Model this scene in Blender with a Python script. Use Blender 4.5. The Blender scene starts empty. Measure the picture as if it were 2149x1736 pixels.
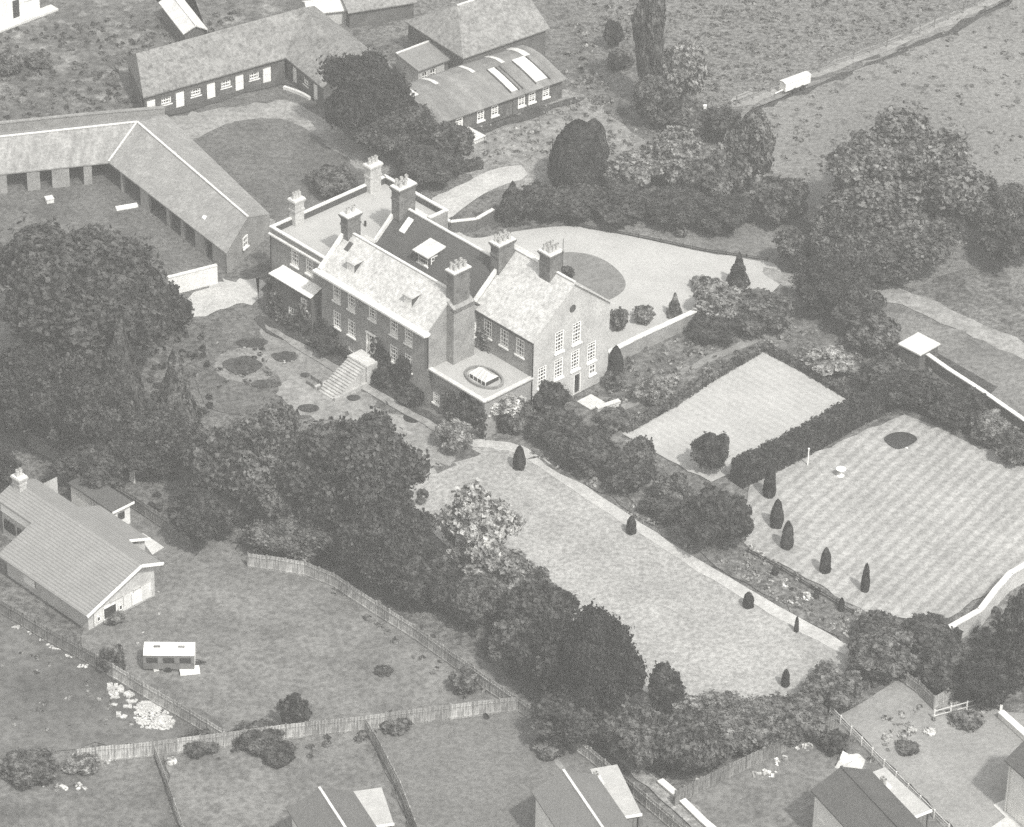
import bpy, math, random
import numpy as np
from mathutils import Vector, Matrix
S = bpy.context.scene
COL = S.collection
# ------------------------------------------------------------------ camera, sky, sun, exposure
PF = 8000.0; PITCH = math.radians(33.5); ROLL = math.radians(1.2); DIST = 381.0
cd = bpy.data.cameras.new("camera"); cam = bpy.data.objects.new("camera", cd); COL.objects.link(cam)
cam.location = (0, -DIST*math.cos(PITCH), DIST*math.sin(PITCH))
cam.rotation_euler = (Matrix.Rotation(math.pi/2-PITCH, 3, 'X') @ Matrix.Rotation(ROLL, 3, 'Z')).to_euler()
cd.sensor_width = 36; cd.lens = 36*PF/2149; cd.clip_start = 1; cd.clip_end = 3000
S.camera = cam
SUN_AZ = math.radians(150); SUN_EL = math.radians(52)
w = bpy.data.worlds.new("World"); S.world = w; w.use_nodes = True
wn = w.node_tree.nodes; wl = w.node_tree.links
sky = wn.new("ShaderNodeTexSky"); sky.sky_type = 'NISHITA'; sky.sun_disc = False
sky.sun_elevation = SUN_EL; sky.sun_rotation = SUN_AZ; sky.air_density = 1.5; sky.dust_density = 3
hs = wn.new("ShaderNodeHueSaturation"); hs.inputs['Saturation'].default_value = 0.0
wl.new(sky.outputs[0], hs.inputs['Color']); wl.new(hs.outputs[0], wn['Background'].inputs[0])
wn['Background'].inputs[1].default_value = 0.15
ld = bpy.data.lights.new("sun", 'SUN'); ld.energy = 3.0; ld.angle = math.radians(2.5); ld.color = (1, .985, .955)
sun = bpy.data.objects.new("sun", ld); COL.objects.link(sun)
sd = Vector((math.sin(SUN_AZ)*math.cos(SUN_EL), math.cos(SUN_AZ)*math.cos(SUN_EL), math.sin(SUN_EL)))
sun.rotation_euler = sd.to_track_quat('Z', 'Y').to_euler()
S.view_settings.view_transform = 'Standard'; S.view_settings.look = 'None'
S.view_settings.exposure = 0.5; S.view_settings.gamma = 1
S.render.engine = 'CYCLES'
S.cycles.use_denoising = False; S.cycles.max_bounces = 5; S.cycles.diffuse_bounces = 3; S.cycles.volume_bounces = 0; S.cycles.transparent_max_bounces = 4
HAZE = 0.00048
# ------------------------------------------------------------------ picture point -> place on the ground (or at height h)
CL = np.array(cam.location); RM = np.array(cam.rotation_euler.to_matrix())
def G(x, y, h=0.0):
    d = RM @ np.array([(x-1074.5)/PF, -(y-868)/PF, -1.0]); t = (h-CL[2])/d[2]
    return CL + t*d
def depth(p): return -((np.array(p)-CL) @ RM)[2]
# ------------------------------------------------------------------ materials
TINT = (1.0, .992, .955)
def g3(g): return (g*TINT[0], g*TINT[1], g*TINT[2], 1)
MATS = {}
def mat(name, g, amp=.25, scale=1.0, rough=.9, fine=None, bump=0, courses=None, stripes=None, obj=False, rnd=0, spots=None, trans=0, stain=None):
    """grey procedural material: base tone g, varied by large and fine noise; courses=(axis scale) adds rows of slates"""
    if name in MATS: return MATS[name]
    m = bpy.data.materials.new(name); m.use_nodes = True; nt = m.node_tree; N = nt.nodes; L = nt.links
    b = N['Principled BSDF']; b.inputs['Roughness'].default_value = rough
    if 'Specular IOR Level' in b.inputs: b.inputs['Specular IOR Level'].default_value = .25
    tc = N.new('ShaderNodeTexCoord'); geo = N.new('ShaderNodeNewGeometry')
    vec = tc.outputs['Object'] if obj else geo.outputs['Position']
    def noise(sc, det=4, ro=.6):
        n = N.new('ShaderNodeTexNoise'); n.inputs['Scale'].default_value = sc; n.inputs['Detail'].default_value = det
        n.inputs['Roughness'].default_value = ro; L.new(vec, n.inputs['Vector']); return n.outputs['Fac']
    def math_(op, a, c):
        n = N.new('ShaderNodeMath'); n.operation = op
        for i, q in enumerate((a, c)):
            if isinstance(q, (int, float)): n.inputs[i].default_value = q
            else: L.new(q, n.inputs[i])
        return n.outputs[0]
    def band(f, lo, hi, a, c):
        n = N.new('ShaderNodeMapRange'); n.inputs[1].default_value = lo; n.inputs[2].default_value = hi
        n.inputs[3].default_value = a; n.inputs[4].default_value = c; L.new(f, n.inputs[0]); return n.outputs[0]
    v = band(noise(scale), .34, .66, 1-amp, 1+amp)
    if fine: v = math_('MULTIPLY', v, band(noise(fine[0], 4, .75), .38, .62, 1-fine[1], 1+fine[1]*1.1))
    if spots:  # (scale, threshold, factor)
        v = math_('MULTIPLY', v, band(noise(spots[0], 2, .5), spots[1], spots[1]+.06, 1, spots[2]))
    if stain:
        mp = N.new('ShaderNodeMapping'); mp.inputs['Scale'].default_value = stain[0]; L.new(vec, mp.inputs[0])
        n = N.new('ShaderNodeTexNoise'); n.inputs['Scale'].default_value = 1; n.inputs['Detail'].default_value = 4; L.new(mp.outputs[0], n.inputs['Vector'])
        v = math_('MULTIPLY', v, band(n.outputs['Fac'], .35, .65, 1-stain[1], 1+stain[1]*.5))
    if courses:
        wv = N.new('ShaderNodeTexWave'); wv.bands_direction = courses[0]; wv.inputs['Scale'].default_value = courses[1]
        wv.inputs['Distortion'].default_value = courses[3] if len(courses) > 3 else .6; wv.inputs['Detail Scale'].default_value = 3
        L.new(vec, wv.inputs['Vector']); v = math_('MULTIPLY', v, band(wv.outputs['Fac'], .0, .45, 1-courses[2], 1))
    if stripes:  # (angle deg, scale, amount)
        mp = N.new('ShaderNodeMapping'); mp.inputs['Rotation'].default_value[2] = math.radians(stripes[0]); L.new(vec, mp.inputs[0])
        wv = N.new('ShaderNodeTexWave'); wv.inputs['Scale'].default_value = stripes[1]; wv.inputs['Distortion'].default_value = 1.0
        wv.inputs['Detail'].default_value = 3; wv.inputs['Detail Scale'].default_value = .6; L.new(mp.outputs[0], wv.inputs['Vector'])
        v = math_('MULTIPLY', v, band(wv.outputs['Fac'], .2, .8, 1-stripes[2], 1+stripes[2]*.4))
    if rnd:
        oi = N.new('ShaderNodeObjectInfo'); v = math_('MULTIPLY', v, band(oi.outputs['Random'], 0, 1, 1-rnd, 1+rnd))
    mx = N.new('ShaderNodeVectorMath'); mx.operation = 'SCALE'; mx.inputs[0].default_value = g3(g)[:3]; L.new(v, mx.inputs['Scale'])
    L.new(mx.outputs[0], b.inputs['Base Color'])
    if bump:
        bp = N.new('ShaderNodeBump'); bp.inputs['Strength'].default_value = 1; bp.inputs['Distance'].default_value = bump
        L.new(noise(fine[0] if fine else scale*4, 3, .7), bp.inputs['Height']); L.new(bp.outputs[0], b.inputs['Normal'])
    if trans:
        b.inputs['Subsurface Weight'].default_value = 0
        td = N.new('ShaderNodeBsdfTranslucent'); L.new(mx.outputs[0], td.inputs[0]); ms = N.new('ShaderNodeMixShader'); ms.inputs[0].default_value = trans
        L.new(b.outputs[0], ms.inputs[1]); L.new(td.outputs[0], ms.inputs[2]); L.new(ms.outputs[0], N['Material Output'].inputs[0])
    MATS[name] = m; return m
M = {}
M['rough'] = mat('rough_grass', 0.12, .3, .12, fine=(1.7, .5), bump=.25, spots=(.5, .56, .62))
M['paddock'] = mat('paddock_grass', 0.14, .14, .05, fine=(1.9, .5), bump=.3, spots=(.9, .56, .65))
M['pasture'] = mat('pasture_grass', 0.17, .14, .06, fine=(1.9, .3), bump=.15, spots=(.55, .6, .62))
M['lawn'] = mat('lawn_grass', 0.3, .14, .16, fine=(2.2, .26), bump=.08, spots=(.25, .62, .9))
M['lawn_mown'] = mat('mown_lawn_grass', 0.31, .12, .18, fine=(2.2, .22), bump=.04, stripes=(34, .26, .16))
M['lawn_tennis'] = mat('fine_lawn_grass', 0.38, .08, .2, fine=(2.4, .1), stripes=(-45, .35, .05))
M['lawn_mid'] = mat('garden_grass', 0.15, .2, .2, fine=(1.8, .3), bump=.1, spots=(.3, .6, .8))
M['lawn_dim'] = mat('dim_grass', 0.1, .3, .25, fine=(1.8, .35), bump=.1)  # grass in a darker even tone
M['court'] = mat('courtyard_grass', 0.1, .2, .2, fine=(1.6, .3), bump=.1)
M['bed'] = mat('planting_bed', 0.05, .3, .8, fine=(3, .5), bump=.15)
M['gravel'] = mat('drive_gravel', 0.4, .07, .25, fine=(3, .07))
M['track'] = mat('dirt_track', 0.24, .2, .3, fine=(1.6, .25), bump=.05)
M['path'] = mat('gravel_path', 0.42, .12, .4, fine=(2.5, .15))
M['terrace'] = mat('terrace_paving', 0.2, .2, .4, fine=(2.2, .25))
M['soil'] = mat('rubble_soil', .16, .3, .5, fine=(2, .4), bump=.15)
M['concrete'] = mat('pale_concrete', 0.55, .1, .6, fine=(3, .08))
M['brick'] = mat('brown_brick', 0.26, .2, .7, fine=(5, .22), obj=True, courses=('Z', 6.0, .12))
M['brick_buff_lit'] = mat('buff_and_lit_brick', 0.44, .14, .6, fine=(4, .16), obj=True, courses=('Z', 6.0, .1))  # buff brick; on the manor gable the pale tone carries painted sunlight
M['brick_stack'] = mat('chimney_brick', .15, .25, 1.2, fine=(5, .25), obj=True, courses=('Z', 3.5, .25))
M['brick_dark'] = mat('dark_brick', .1, .25, .8, fine=(4, .25), obj=True)
M['slate_pale'] = mat('pale_stone_slates', 0.5, .08, .6, fine=(4, .14), obj=True, courses=('Z', 3.4, .1), spots=(1.3, .62, .8), stain=((.6, .6, .15), .08))
M['slate_white'] = mat('white_stone_slates', 0.5, .1, .5, fine=(2.6, .2), obj=True, courses=('Z', 3.0, .18, .3), spots=(1.6, .62, .8))  # the slates' own pale tone
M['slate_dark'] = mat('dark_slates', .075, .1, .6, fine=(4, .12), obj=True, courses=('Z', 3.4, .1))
M['slate_mid'] = mat('weathered_slates', .24, .14, .7, fine=(2.6, .28), obj=True, courses=('Z', 4, .15), spots=(1.2, .6, .75))
M['tile_old'] = mat('old_pantiles', 0.25, .14, .5, fine=(3, .2), obj=True, courses=('Y', 1.7, .25), stain=((.6, .12, .12), .35))
M['tile_bung'] = mat('concrete_roof_tiles', 0.25, .06, .4, fine=(3, .08), obj=True, courses=('Z', 2.6, .3, .1))
M['roof_dark'] = mat('dark_roof_tiles', .09, .1, .6, fine=(5, .2), obj=True, courses=('Z', 5, .2, .1))
M['flat'] = mat('flat_roof_chippings', 0.38, .07, .4, fine=(4, .07), obj=True)
M['asbestos'] = mat('sheet_roof', .22, .12, .6, fine=(3, .14), obj=True, courses=('X', 1.2, .15, .2), stain=((.8, .1, .5), .25))
M['lead'] = mat('dark_lead', .06, .2, 1, rough=.7, obj=True)
M['stone'] = mat('pale_coping_stone', .62, .12, 1.5, fine=(5, .1), obj=True)
M['white'] = mat('white_paint', .8, .05, 2, rough=.6, obj=True)
M['render'] = mat('white_render', .7, .08, .8, fine=(4, .06), obj=True)
M['glass'] = mat('window_glass', .04, .1, 1, rough=.15, obj=True)
M['blind'] = mat('white_blind', .7, .05, 1, obj=True)
M['pot'] = mat('chimney_pot_clay', .45, .15, 3, obj=True)
M['iron'] = mat('black_iron', .03, .1, 2, rough=.6, obj=True)
M['void'] = mat('dark_interior', .02, .1, 2, obj=True)
M['wood_panel'] = mat('fence_boards', .33, .15, 1.2, fine=(6, .2), obj=True, rnd=.3, stain=((7, 7, .8), .4))
M['wood_grey'] = mat('weathered_boards', .19, .15, 1.2, fine=(6, .2), obj=True, rnd=.25, stain=((7, 7, .8), .4))
M['wood_white'] = mat('white_boarding', .6, .12, 1.2, fine=(6, .1), obj=True)
M['bark'] = mat('tree_bark', .06, .3, 2, obj=True)
M['rubble'] = mat('pale_rubble', .4, .25, 2, fine=(6, .25), bump=.05, rnd=.2)
M['sheet'] = mat('white_sheet', .6, .06, 1.5, rough=.7, obj=True)
M['caravan'] = mat('caravan_paint', .76, .05, 1.5, rough=.5, obj=True)
def leaf(name, g, tr=.2): return mat(name, g, .4, .7, rough=.8, fine=(1.3, .85), obj=False, rnd=.22, trans=tr)
M['leaf_dark'] = leaf('dark_foliage', .052); M['leaf'] = leaf('foliage', .09); M['leaf_mid'] = leaf('grey_green_foliage', .15)
M['leaf_pale'] = leaf('pale_foliage', .3); M['leaf_light'] = leaf('light_foliage', .22); M['leaf_yew'] = leaf('yew_foliage', .028, .1)
M['flower'] = leaf('blossom', .42)
# ------------------------------------------------------------------ mesh helpers
class MB:
    def __init__(s): s.v = []; s.f = []; s.mi = []
    def poly(s, pts, mi=0):
        n = len(s.v); s.v += [tuple(map(float, p)) for p in pts]; s.f.append(tuple(range(n, n+len(pts)))); s.mi.append(mi)
    def box(s, x0, y0, z0, x1, y1, z1, mi=0):
        p = [(x0,y0,z0),(x1,y0,z0),(x1,y1,z0),(x0,y1,z0),(x0,y0,z1),(x1,y0,z1),(x1,y1,z1),(x0,y1,z1)]
        n = len(s.v); s.v += [tuple(map(float, q)) for q in p]
        for f in ((3,2,1,0),(4,5,6,7),(0,1,5,4),(1,2,6,5),(2,3,7,6),(3,0,4,7)): s.f.append(tuple(n+i for i in f)); s.mi.append(mi)
    def slab(s, pts, t, mi=0):
        """polygon pts (top face) given thickness t downwards"""
        pts = [Vector(map(float, p)) for p in pts]; low = [p-Vector((0,0,t)) for p in pts]
        n = len(s.v); k = len(pts); s.v += [tuple(p) for p in pts+low]
        s.f.append(tuple(range(n, n+k))); s.f.append(tuple(range(n+2*k-1, n+k-1, -1))); s.mi += [mi, mi]
        for i in range(k):
            j = (i+1) % k; s.f.append((n+i, n+k+i, n+k+j, n+j)); s.mi.append(mi)
    def beam(s, a, b, wd, ht, mi=0):
        a = Vector(map(float, a)); b = Vector(map(float, b)); d = (b-a).normalized(); sd = d.cross(Vector((0,0,1)))
        if sd.length < 1e-4: sd = Vector((1,0,0))
        sd.normalize(); up = sd.cross(d); n = len(s.v)
        for q in (a, b):
            for (i, j) in ((-1,-1),(1,-1),(1,1),(-1,1)): s.v.append(tuple(q+sd*i*wd/2+up*j*ht/2))
        for f in ((3,2,1,0),(4,5,6,7),(0,1,5,4),(1,2,6,5),(2,3,7,6),(3,0,4,7)): s.f.append(tuple(n+i for i in f)); s.mi.append(mi)
    def tube(s, a, b, r0, r1, k=8, mi=0, cap=True):
        a = Vector(map(float, a)); b = Vector(map(float, b)); d = (b-a).normalized()
        sd = d.orthogonal().normalized(); up = d.cross(sd); n = len(s.v)
        for q, r in ((a, r0), (b, r1)):
            for i in range(k):
                t = 2*math.pi*i/k; s.v.append(tuple(q+(sd*math.cos(t)+up*math.sin(t))*r))
        for i in range(k):
            j = (i+1) % k; s.f.append((n+i, n+j, n+k+j, n+k+i)); s.mi.append(mi)
        if cap: s.f.append(tuple(n+k+i for i in range(k))); s.mi.append(mi)
    def mesh(s, name, mats):
        me = bpy.data.meshes.new(name); me.from_pydata(s.v, [], s.f)
        for m in (mats if isinstance(mats, (list, tuple)) else [mats]): me.materials.append(m)
        if any(s.mi): me.polygons.foreach_set('material_index', s.mi)
        me.update(); return me
    def build(s, name, mats, parent=None): return ob(name, s.mesh(name, mats), parent)
def ob(name, me, parent=None, loc=None, rz=0):
    o = bpy.data.objects.new(name, me); COL.objects.link(o); o.parent = parent
    if loc is not None: o.location = [float(c) for c in loc]
    if rz: o.rotation_euler.z = rz
    return o
def tag(o, label, cat, group=None, kind=None):
    o['label'] = label; o['category'] = cat
    if group: o['group'] = group
    if kind: o['kind'] = kind
    return o
def empty(name, label, cat, loc, rz=0, group=None):
    o = bpy.data.objects.new(name, None); COL.objects.link(o); o.location = [float(c) for c in loc]; o.rotation_euler.z = rz
    o.empty_display_size = .5
    return tag(o, label, cat, group)
class Frame:
    """plan frame: origin under picture point p0 (seen at height h), u axis towards p1"""
    def __init__(s, p0, p1, h):
        a = G(*p0, h); b = G(*p1, h); s.o = a[:2]; d = b[:2]-a[:2]; s.L = float(np.hypot(*d)); s.a = math.atan2(d[1], d[0])
    def loc(s): return (s.o[0], s.o[1], 0)
    def uv(s, x, y, h=0):
        p = G(x, y, h)[:2]-s.o; c, q = math.cos(s.a), math.sin(s.a); return (p[0]*c+p[1]*q, -p[0]*q+p[1]*c)
# ------------------------------------------------------------------ ground sheets
rg = random.Random(5); SN = [0]
def smooth(pts, n=6):
    out = []; k = len(pts)
    for i in range(k):
        p0, p1, p2, p3 = (np.array(pts[(i+j-1) % k], float) for j in range(4))
        for t in np.arange(n)/n:
            out.append(.5*((2*p1)+(-p0+p2)*t+(2*p0-5*p1+4*p2-p3)*t*t+(-p0+3*p1-3*p2+p3)*t**3))
    return out
def sheet(name, pts, z, m, curve=True, jit=0.0, kind='structure', label=None, cat=None):
    q = smooth(pts) if curve else [np.array(p, float) for p in pts]
    w_ = [G(p[0], p[1]) for p in q]
    if jit:
        dense = []
        for i in range(len(w_)):
            a, b = w_[i], w_[(i+1) % len(w_)]; n = max(1, int(np.hypot(*(b-a)[:2])/1.2))
            dense += [a+(b-a)*t/n for t in range(n)]
        w_ = [p+np.array([rg.gauss(0, jit), rg.gauss(0, jit), 0]) for p in dense]
    SN[0] += 1; z = z*.12+.004*SN[0]; mb = MB(); mb.poly([(p[0], p[1], z) for p in w_])
    o = mb.build(name, m)
    if o.data.polygons[0].normal.z < 0: o.data.flip_normals()
    if label: tag(o, label, cat)
    o['kind'] = kind; return o
mb = MB(); mb.poly([(-420,-420,0),(420,-420,0),(420,420,0),(-420,420,0)]); mb.build('ground', M['rough'])['kind'] = 'structure'
Z = [.01*i for i in range(1, 20)]
sheet('paddock', [(1180,-60),(1230,60),(1330,250),(1480,300),(1560,210),(1800,110),(2120,-60)], Z[0], M['paddock'], jit=.6)
sheet('pasture', [(1560,240),(1800,140),(2130,-40),(2300,-60),(2350,700),(2100,560),(1900,600),(1700,500),(1600,400)], Z[1], M['pasture'], jit=.6)
sheet('field_track', [(1540,205),(1700,150),(1920,60),(2100,-15),(2140,-15),(1930,76),(1710,168),(1570,222)], Z[2], M['track'], jit=.25)
sheet('ditch', [(1585,222),(1720,172),(1930,86),(2130,-8),(2150,-8),(1935,95),(1722,182),(1590,232)], Z[2], M['bed'], jit=.3)
sheet('west_ground', [(-80,-30),(640,-60),(640,60),(290,210),(300,250),(-80,270)], Z[0], mat('weedy_ground', 0.1, .35, .14, fine=(1.0, .45), bump=.3, spots=(.45, .55, 1.6)), jit=.8)
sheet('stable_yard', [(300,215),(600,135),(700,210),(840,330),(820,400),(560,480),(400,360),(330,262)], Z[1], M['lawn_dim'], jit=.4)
sheet('courtyard_drive', [(330,262),(420,235),(560,215),(640,225),(820,345),(800,372),(740,340),(640,270),(560,250),(470,262),(410,300),(480,370),(580,462),(560,480),(500,430),(380,330)], Z[3], M['track'], jit=.35)
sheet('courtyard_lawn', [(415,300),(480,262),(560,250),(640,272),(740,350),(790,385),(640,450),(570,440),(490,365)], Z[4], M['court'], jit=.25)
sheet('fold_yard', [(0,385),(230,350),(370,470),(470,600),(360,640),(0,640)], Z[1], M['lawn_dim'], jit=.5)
sheet('west_path', [(372,640),(440,598),(500,585),(552,592),(548,625),(470,650),(400,665)], Z[4], M['path'], jit=.3)
sheet('workshop_ground', [(930,310),(1000,240),(1190,190),(1330,300),(1240,360),(1140,400),(1000,380)], Z[1], mat('rough_yard_grass', 0.2, .3, .2, fine=(1.4, .35), bump=.2), jit=.7)
sheet('service_drive', [(900,418),(980,382),(1040,352),(1095,350),(1110,366),(1030,402),(965,440),(935,462)], Z[4], M['path'], curve=False, jit=.15)
sheet('forecourt', [(930,470),(990,500),(1060,490),(1150,478),(1222,478),(1340,500),(1480,530),(1612,548),(1640,590),(1590,632),(1500,650),(1440,668),(1280,738),(1180,700),(1060,600),(960,540)], Z[5], M['gravel'])
sheet('drive_verge', [(1225,478),(1210,455),(1300,448),(1400,452),(1520,466),(1620,500),(1640,550),(1480,529),(1340,499)], Z[5], M['lawn_mid'], jit=.12)
sheet('island_lawn', [(1172,534),(1220,532),(1268,547),(1302,574),(1313,600),(1298,620),(1262,634),(1190,630),(1150,600),(1148,560)], Z[6], mat('island_grass', 0.17, .1, .5, fine=(2, .14), bump=.03))
sheet('drive_lane', [(1600,560),(1700,585),(1830,592),(1900,612),(2010,655),(2170,735),(2170,768),(2000,690),(1880,640),(1760,625),(1640,600)], Z[3], M['track'], jit=.2)
sheet('lane_verge', [(1840,640),(1900,650),(2000,695),(2170,775),(2170,900),(2060,820),(1960,750),(1880,720)], Z[2], M['lawn_mid'], jit=.4)
sheet('south_lawn', [(985,938),(1060,940),(1110,958),(1230,1040),(1500,1210),(1770,1365),(1782,1400),(1700,1475),(1520,1500),(1380,1470),(1180,1300),(1000,1200),(880,1080),(860,1000),(930,950)], Z[4], M['lawn'], jit=.15)
sheet('terrace_ground', [(440,700),(560,672),(640,720),(700,760),(780,820),(880,880),(990,930),(960,975),(870,980),(720,880),(560,880),(430,840)], Z[3], mat('terrace_grass', .1, .3, .3, fine=(1.8, .4), bump=.1), jit=.4)
def ell(x, y, a, b, k=14): return [(x+math.cos(t)*a, y+math.sin(t)*b) for t in np.linspace(0, 2*math.pi, k+1)[:-1]]
sheet('parterre_path', ell(518,768,68,36), Z[3], M['terrace'], jit=.12)
sheet('parterre_path', [(545,690),(580,690),(640,728),(705,775),(770,828),(790,850),(740,870),(640,830),(580,790),(560,745)], Z[3], M['terrace'], jit=.15)
sheet('parterre_path', [(600,800),(700,820),(800,860),(900,900),(960,930),(940,975),(860,970),(760,900),(660,880),(590,840)], Z[3], M['track'], jit=.3)
sheet('long_path', [(990,925),(1050,928),(1108,945),(1230,1022),(1410,1142),(1600,1255),(1785,1358),(1785,1374),(1760,1370),(1590,1275),(1400,1160),(1225,1045),(1100,962),(1040,944),(990,938)], Z[6], M['path'], jit=.06)
sheet('bowling_lawn', [(1600,736),(1690,782),(1783,840),(1660,915),(1560,985),(1490,1012),(1400,965),(1305,913),(1375,868),(1480,800)], Z[5], M['lawn_tennis'], curve=False, jit=.1)
sheet('kitchen_lawn', [(1905,868),(2000,895),(2149,978),(2230,1030),(2230,1150),(2149,1185),(2070,1250),(1990,1300),(1820,1300),(1700,1215),(1560,1150),(1570,1020),(1625,990),(1760,930)], Z[5], M['lawn_mown'], curve=False, jit=.15)
sheet('orchard_ground', [(1600,680),(1850,700),(2149,890),(2230,1010),(1900,870),(1780,840),(1600,735),(1300,905),(1280,760),(1480,660)], Z[3], mat('border_ground', 0.12, .4, .35, fine=(1.6, .45), bump=.2, spots=(.7, .55, .6)), jit=.4)
sheet('walled_path', [(1280,868),(1400,790),(1560,715),(1620,690),(1628,700),(1570,728),(1410,803),(1290,884)], Z[4], mat('garden_path', 0.2, .2, .4, fine=(2, .2)), jit=.15)
sheet('border_bed', [(1105,960),(1250,1000),(1440,1060),(1560,1140),(1700,1225),(1840,1300),(1800,1362),(1600,1245),(1400,1130),(1230,1015)], Z[4], mat('flower_bed', 0.11, .35, .5, fine=(2, .45), bump=.15), jit=.3)
sheet('bungalow_garden', [(180,1010),(400,1120),(560,1160),(740,1230),(880,1320),(1085,1465),(470,1535),(190,1380),(200,1250)], Z[2], M['lawn_mid'], jit=.2)
sheet('building_plot', [(-80,1290),(100,1330),(200,1400),(460,1540),(160,1570),(-80,1600)], Z[2], mat('rough_plot', 0.1, .3, .12, fine=(1.2, .25), bump=.1), jit=.4)
sheet('back_garden', [(340,1560),(760,1510),(870,1780),(380,1780)], Z[2], M['lawn_mid'], curve=False, jit=.1)
sheet('middle_garden', [(770,1515),(1085,1465),(1230,1575),(1520,1790),(880,1790)], Z[2], mat('garden_grass_b', 0.14, .12, .2, fine=(2.4, .25), bump=.08), curve=False, jit=.1)
sheet('left_garden', [(-80,1600),(320,1570),(380,1790),(-80,1790)], Z[2], mat('garden_grass_c', 0.12, .3, .2, fine=(1.8, .3), bump=.1), curve=False, jit=.1)
sheet('east_garden', [(1420,1670),(1755,1510),(2000,1760),(1480,1780)], Z[2], M['lawn_mid'], curve=False, jit=.1)
sheet('corner_garden', [(1765,1505),(1880,1430),(2000,1480),(2170,1500),(2170,1790),(2010,1750)], Z[2], mat('garden_grass_d', 0.25, .12, .2, fine=(2.4, .14), bump=.06), curve=False, jit=.1)
sheet('house_path', [(1106,1543),(1122,1540),(1160,1583),(1290,1736),(1272,1740),(1150,1588)], Z[5], M['terrace'], jit=.05)
sheet('side_path', [(1290,1590),(1330,1600),(1500,1740),(1460,1740)], Z[4], mat('rubble_path', 0.24, .35, 1.2, fine=(3, .4)), jit=.2)
sheet('garden_path', [(1768,1612),(1785,1610),(1900,1736),(1880,1740)], Z[5], M['terrace'], jit=.1)
sheet('patio', [(2084,1692),(2120,1675),(2180,1700),(2180,1790),(2050,1760),(2110,1718)], Z[5], M['concrete'], curve=False)
sheet('ditch', [(1944,744),(1956,737),(2092,815),(2076,833)], Z[7], M['bed'], curve=False)
sheet('stable_shade', [(300,245),(345,232),(600,162),(640,172),(690,215),(675,222),(600,180),(440,222),(330,252)], Z[5], mat('painted_yard_shade', .06, .2, .6, fine=(3, .3)), jit=.15)  # shade in front of the stable, painted as a dark ground strip
sheet('workshop_shade', [(905,285),(1190,212),(1196,224),(930,305)], Z[5], M['bed'], jit=.3)  # dark sheet standing in for the shade along the workshop front
sheet('house_bed', [(560,668),(700,745),(900,868),(985,915),(965,925),(880,880),(690,765),(550,690)], Z[5], M['bed'], jit=.2)
sheet('terrace_path', [(560,690),(590,700),(700,765),(860,862),(960,915),(950,925),(850,872),(690,778)], Z[6], M['track'], jit=.1)
# ------------------------------------------------------------------ windows, walls
def win_mesh(wd, ht, nx, ny, sill=True):
    mb = MB(); f = .14; b = .075
    mb.box(-wd/2, -.12, 0, -wd/2+f, -.03, ht); mb.box(wd/2-f, -.12, 0, wd/2, -.03, ht)
    mb.box(-wd/2+f, -.12, ht-f, wd/2-f, -.03, ht); mb.box(-wd/2+f, -.12, 0, wd/2-f, -.03, f)
    mb.box(-wd/2+f, -.11, ht/2-.05, wd/2-f, -.035, ht/2+.05)
    for i in range(1, nx): x = -wd/2+wd*i/nx; mb.box(x-b/2, -.105, f, x+b/2, -.04, ht-f)
    for j in range(1, ny):
        if j*2 != ny: z = ht*j/ny; mb.box(-wd/2+f, -.1, z-b/2, wd/2-f, -.045, z+b/2)
    if sill: mb.box(-wd/2-.1, -.02, -.16, wd/2+.1, .14, -.003)
    pm = MB(); pm.box(-wd/2+.02, -.16, .02, wd/2-.02, -.125, ht-.02)
    return mb.mesh('window_frame', M['white']), pm.mesh('window_pane', M['glass'])
WM = {}
def window(parent, p, rz, wd, ht, nx=3, ny=4, blind=0, name='window', sill=True):
    k = (round(wd, 1), round(ht, 1), nx, ny, sill)
    if k not in WM: WM[k] = win_mesh(wd, ht, nx, ny, sill)
    o = ob(name, WM[k][0], parent, p, rz); ob('pane', WM[k][1], o)
    if blind:
        mb = MB(); mb.box(-wd/2+.1, -.124, .1, wd/2-.1, -.115, ht*blind); mb.build('blind', M['blind'], o)
    return o
def wall(mb, p0, p1, h0, h1, ops=(), dep=.2, mi=0):
    """wall face from p0 to p1 (plan, outside on the right-hand side), ops=(s, z, wd, ht) openings cut with reveals"""
    p0 = np.array(p0, float); p1 = np.array(p1, float); L = np.hypot(*(p1-p0)); e = (p1-p0)/L; n = np.array([e[1], -e[0]])
    xs = sorted({0, L} | {max(0, o[0]-o[2]/2) for o in ops} | {min(L, o[0]+o[2]/2) for o in ops})
    zs = sorted({h0, h1} | {o[1] for o in ops} | {o[1]+o[3] for o in ops})
    P = lambda s_, z, d=0: (*(p0+e*s_-n*d), z)
    for a, b in zip(xs, xs[1:]):
        for c, d in zip(zs, zs[1:]):
            mx, mz = (a+b)/2, (c+d)/2
            if any(abs(mx-o[0]) < o[2]/2 and o[1] < mz < o[1]+o[3] for o in ops): continue
            mb.poly([P(a, c), P(b, c), P(b, d), P(a, d)], mi)
    for o in ops:
        a, b, c, d = o[0]-o[2]/2, o[0]+o[2]/2, o[1], o[1]+o[3]
        mb.poly([P(a,c), P(a,c,dep), P(b,c,dep), P(b,c)], mi); mb.poly([P(a,d), P(b,d), P(b,d,dep), P(a,d,dep)], mi)
        mb.poly([P(a,c), P(a,d), P(a,d,dep), P(a,c,dep)], mi); mb.poly([P(b,c), P(b,c,dep), P(b,d,dep), P(b,d)], mi)
    return e, n
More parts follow.
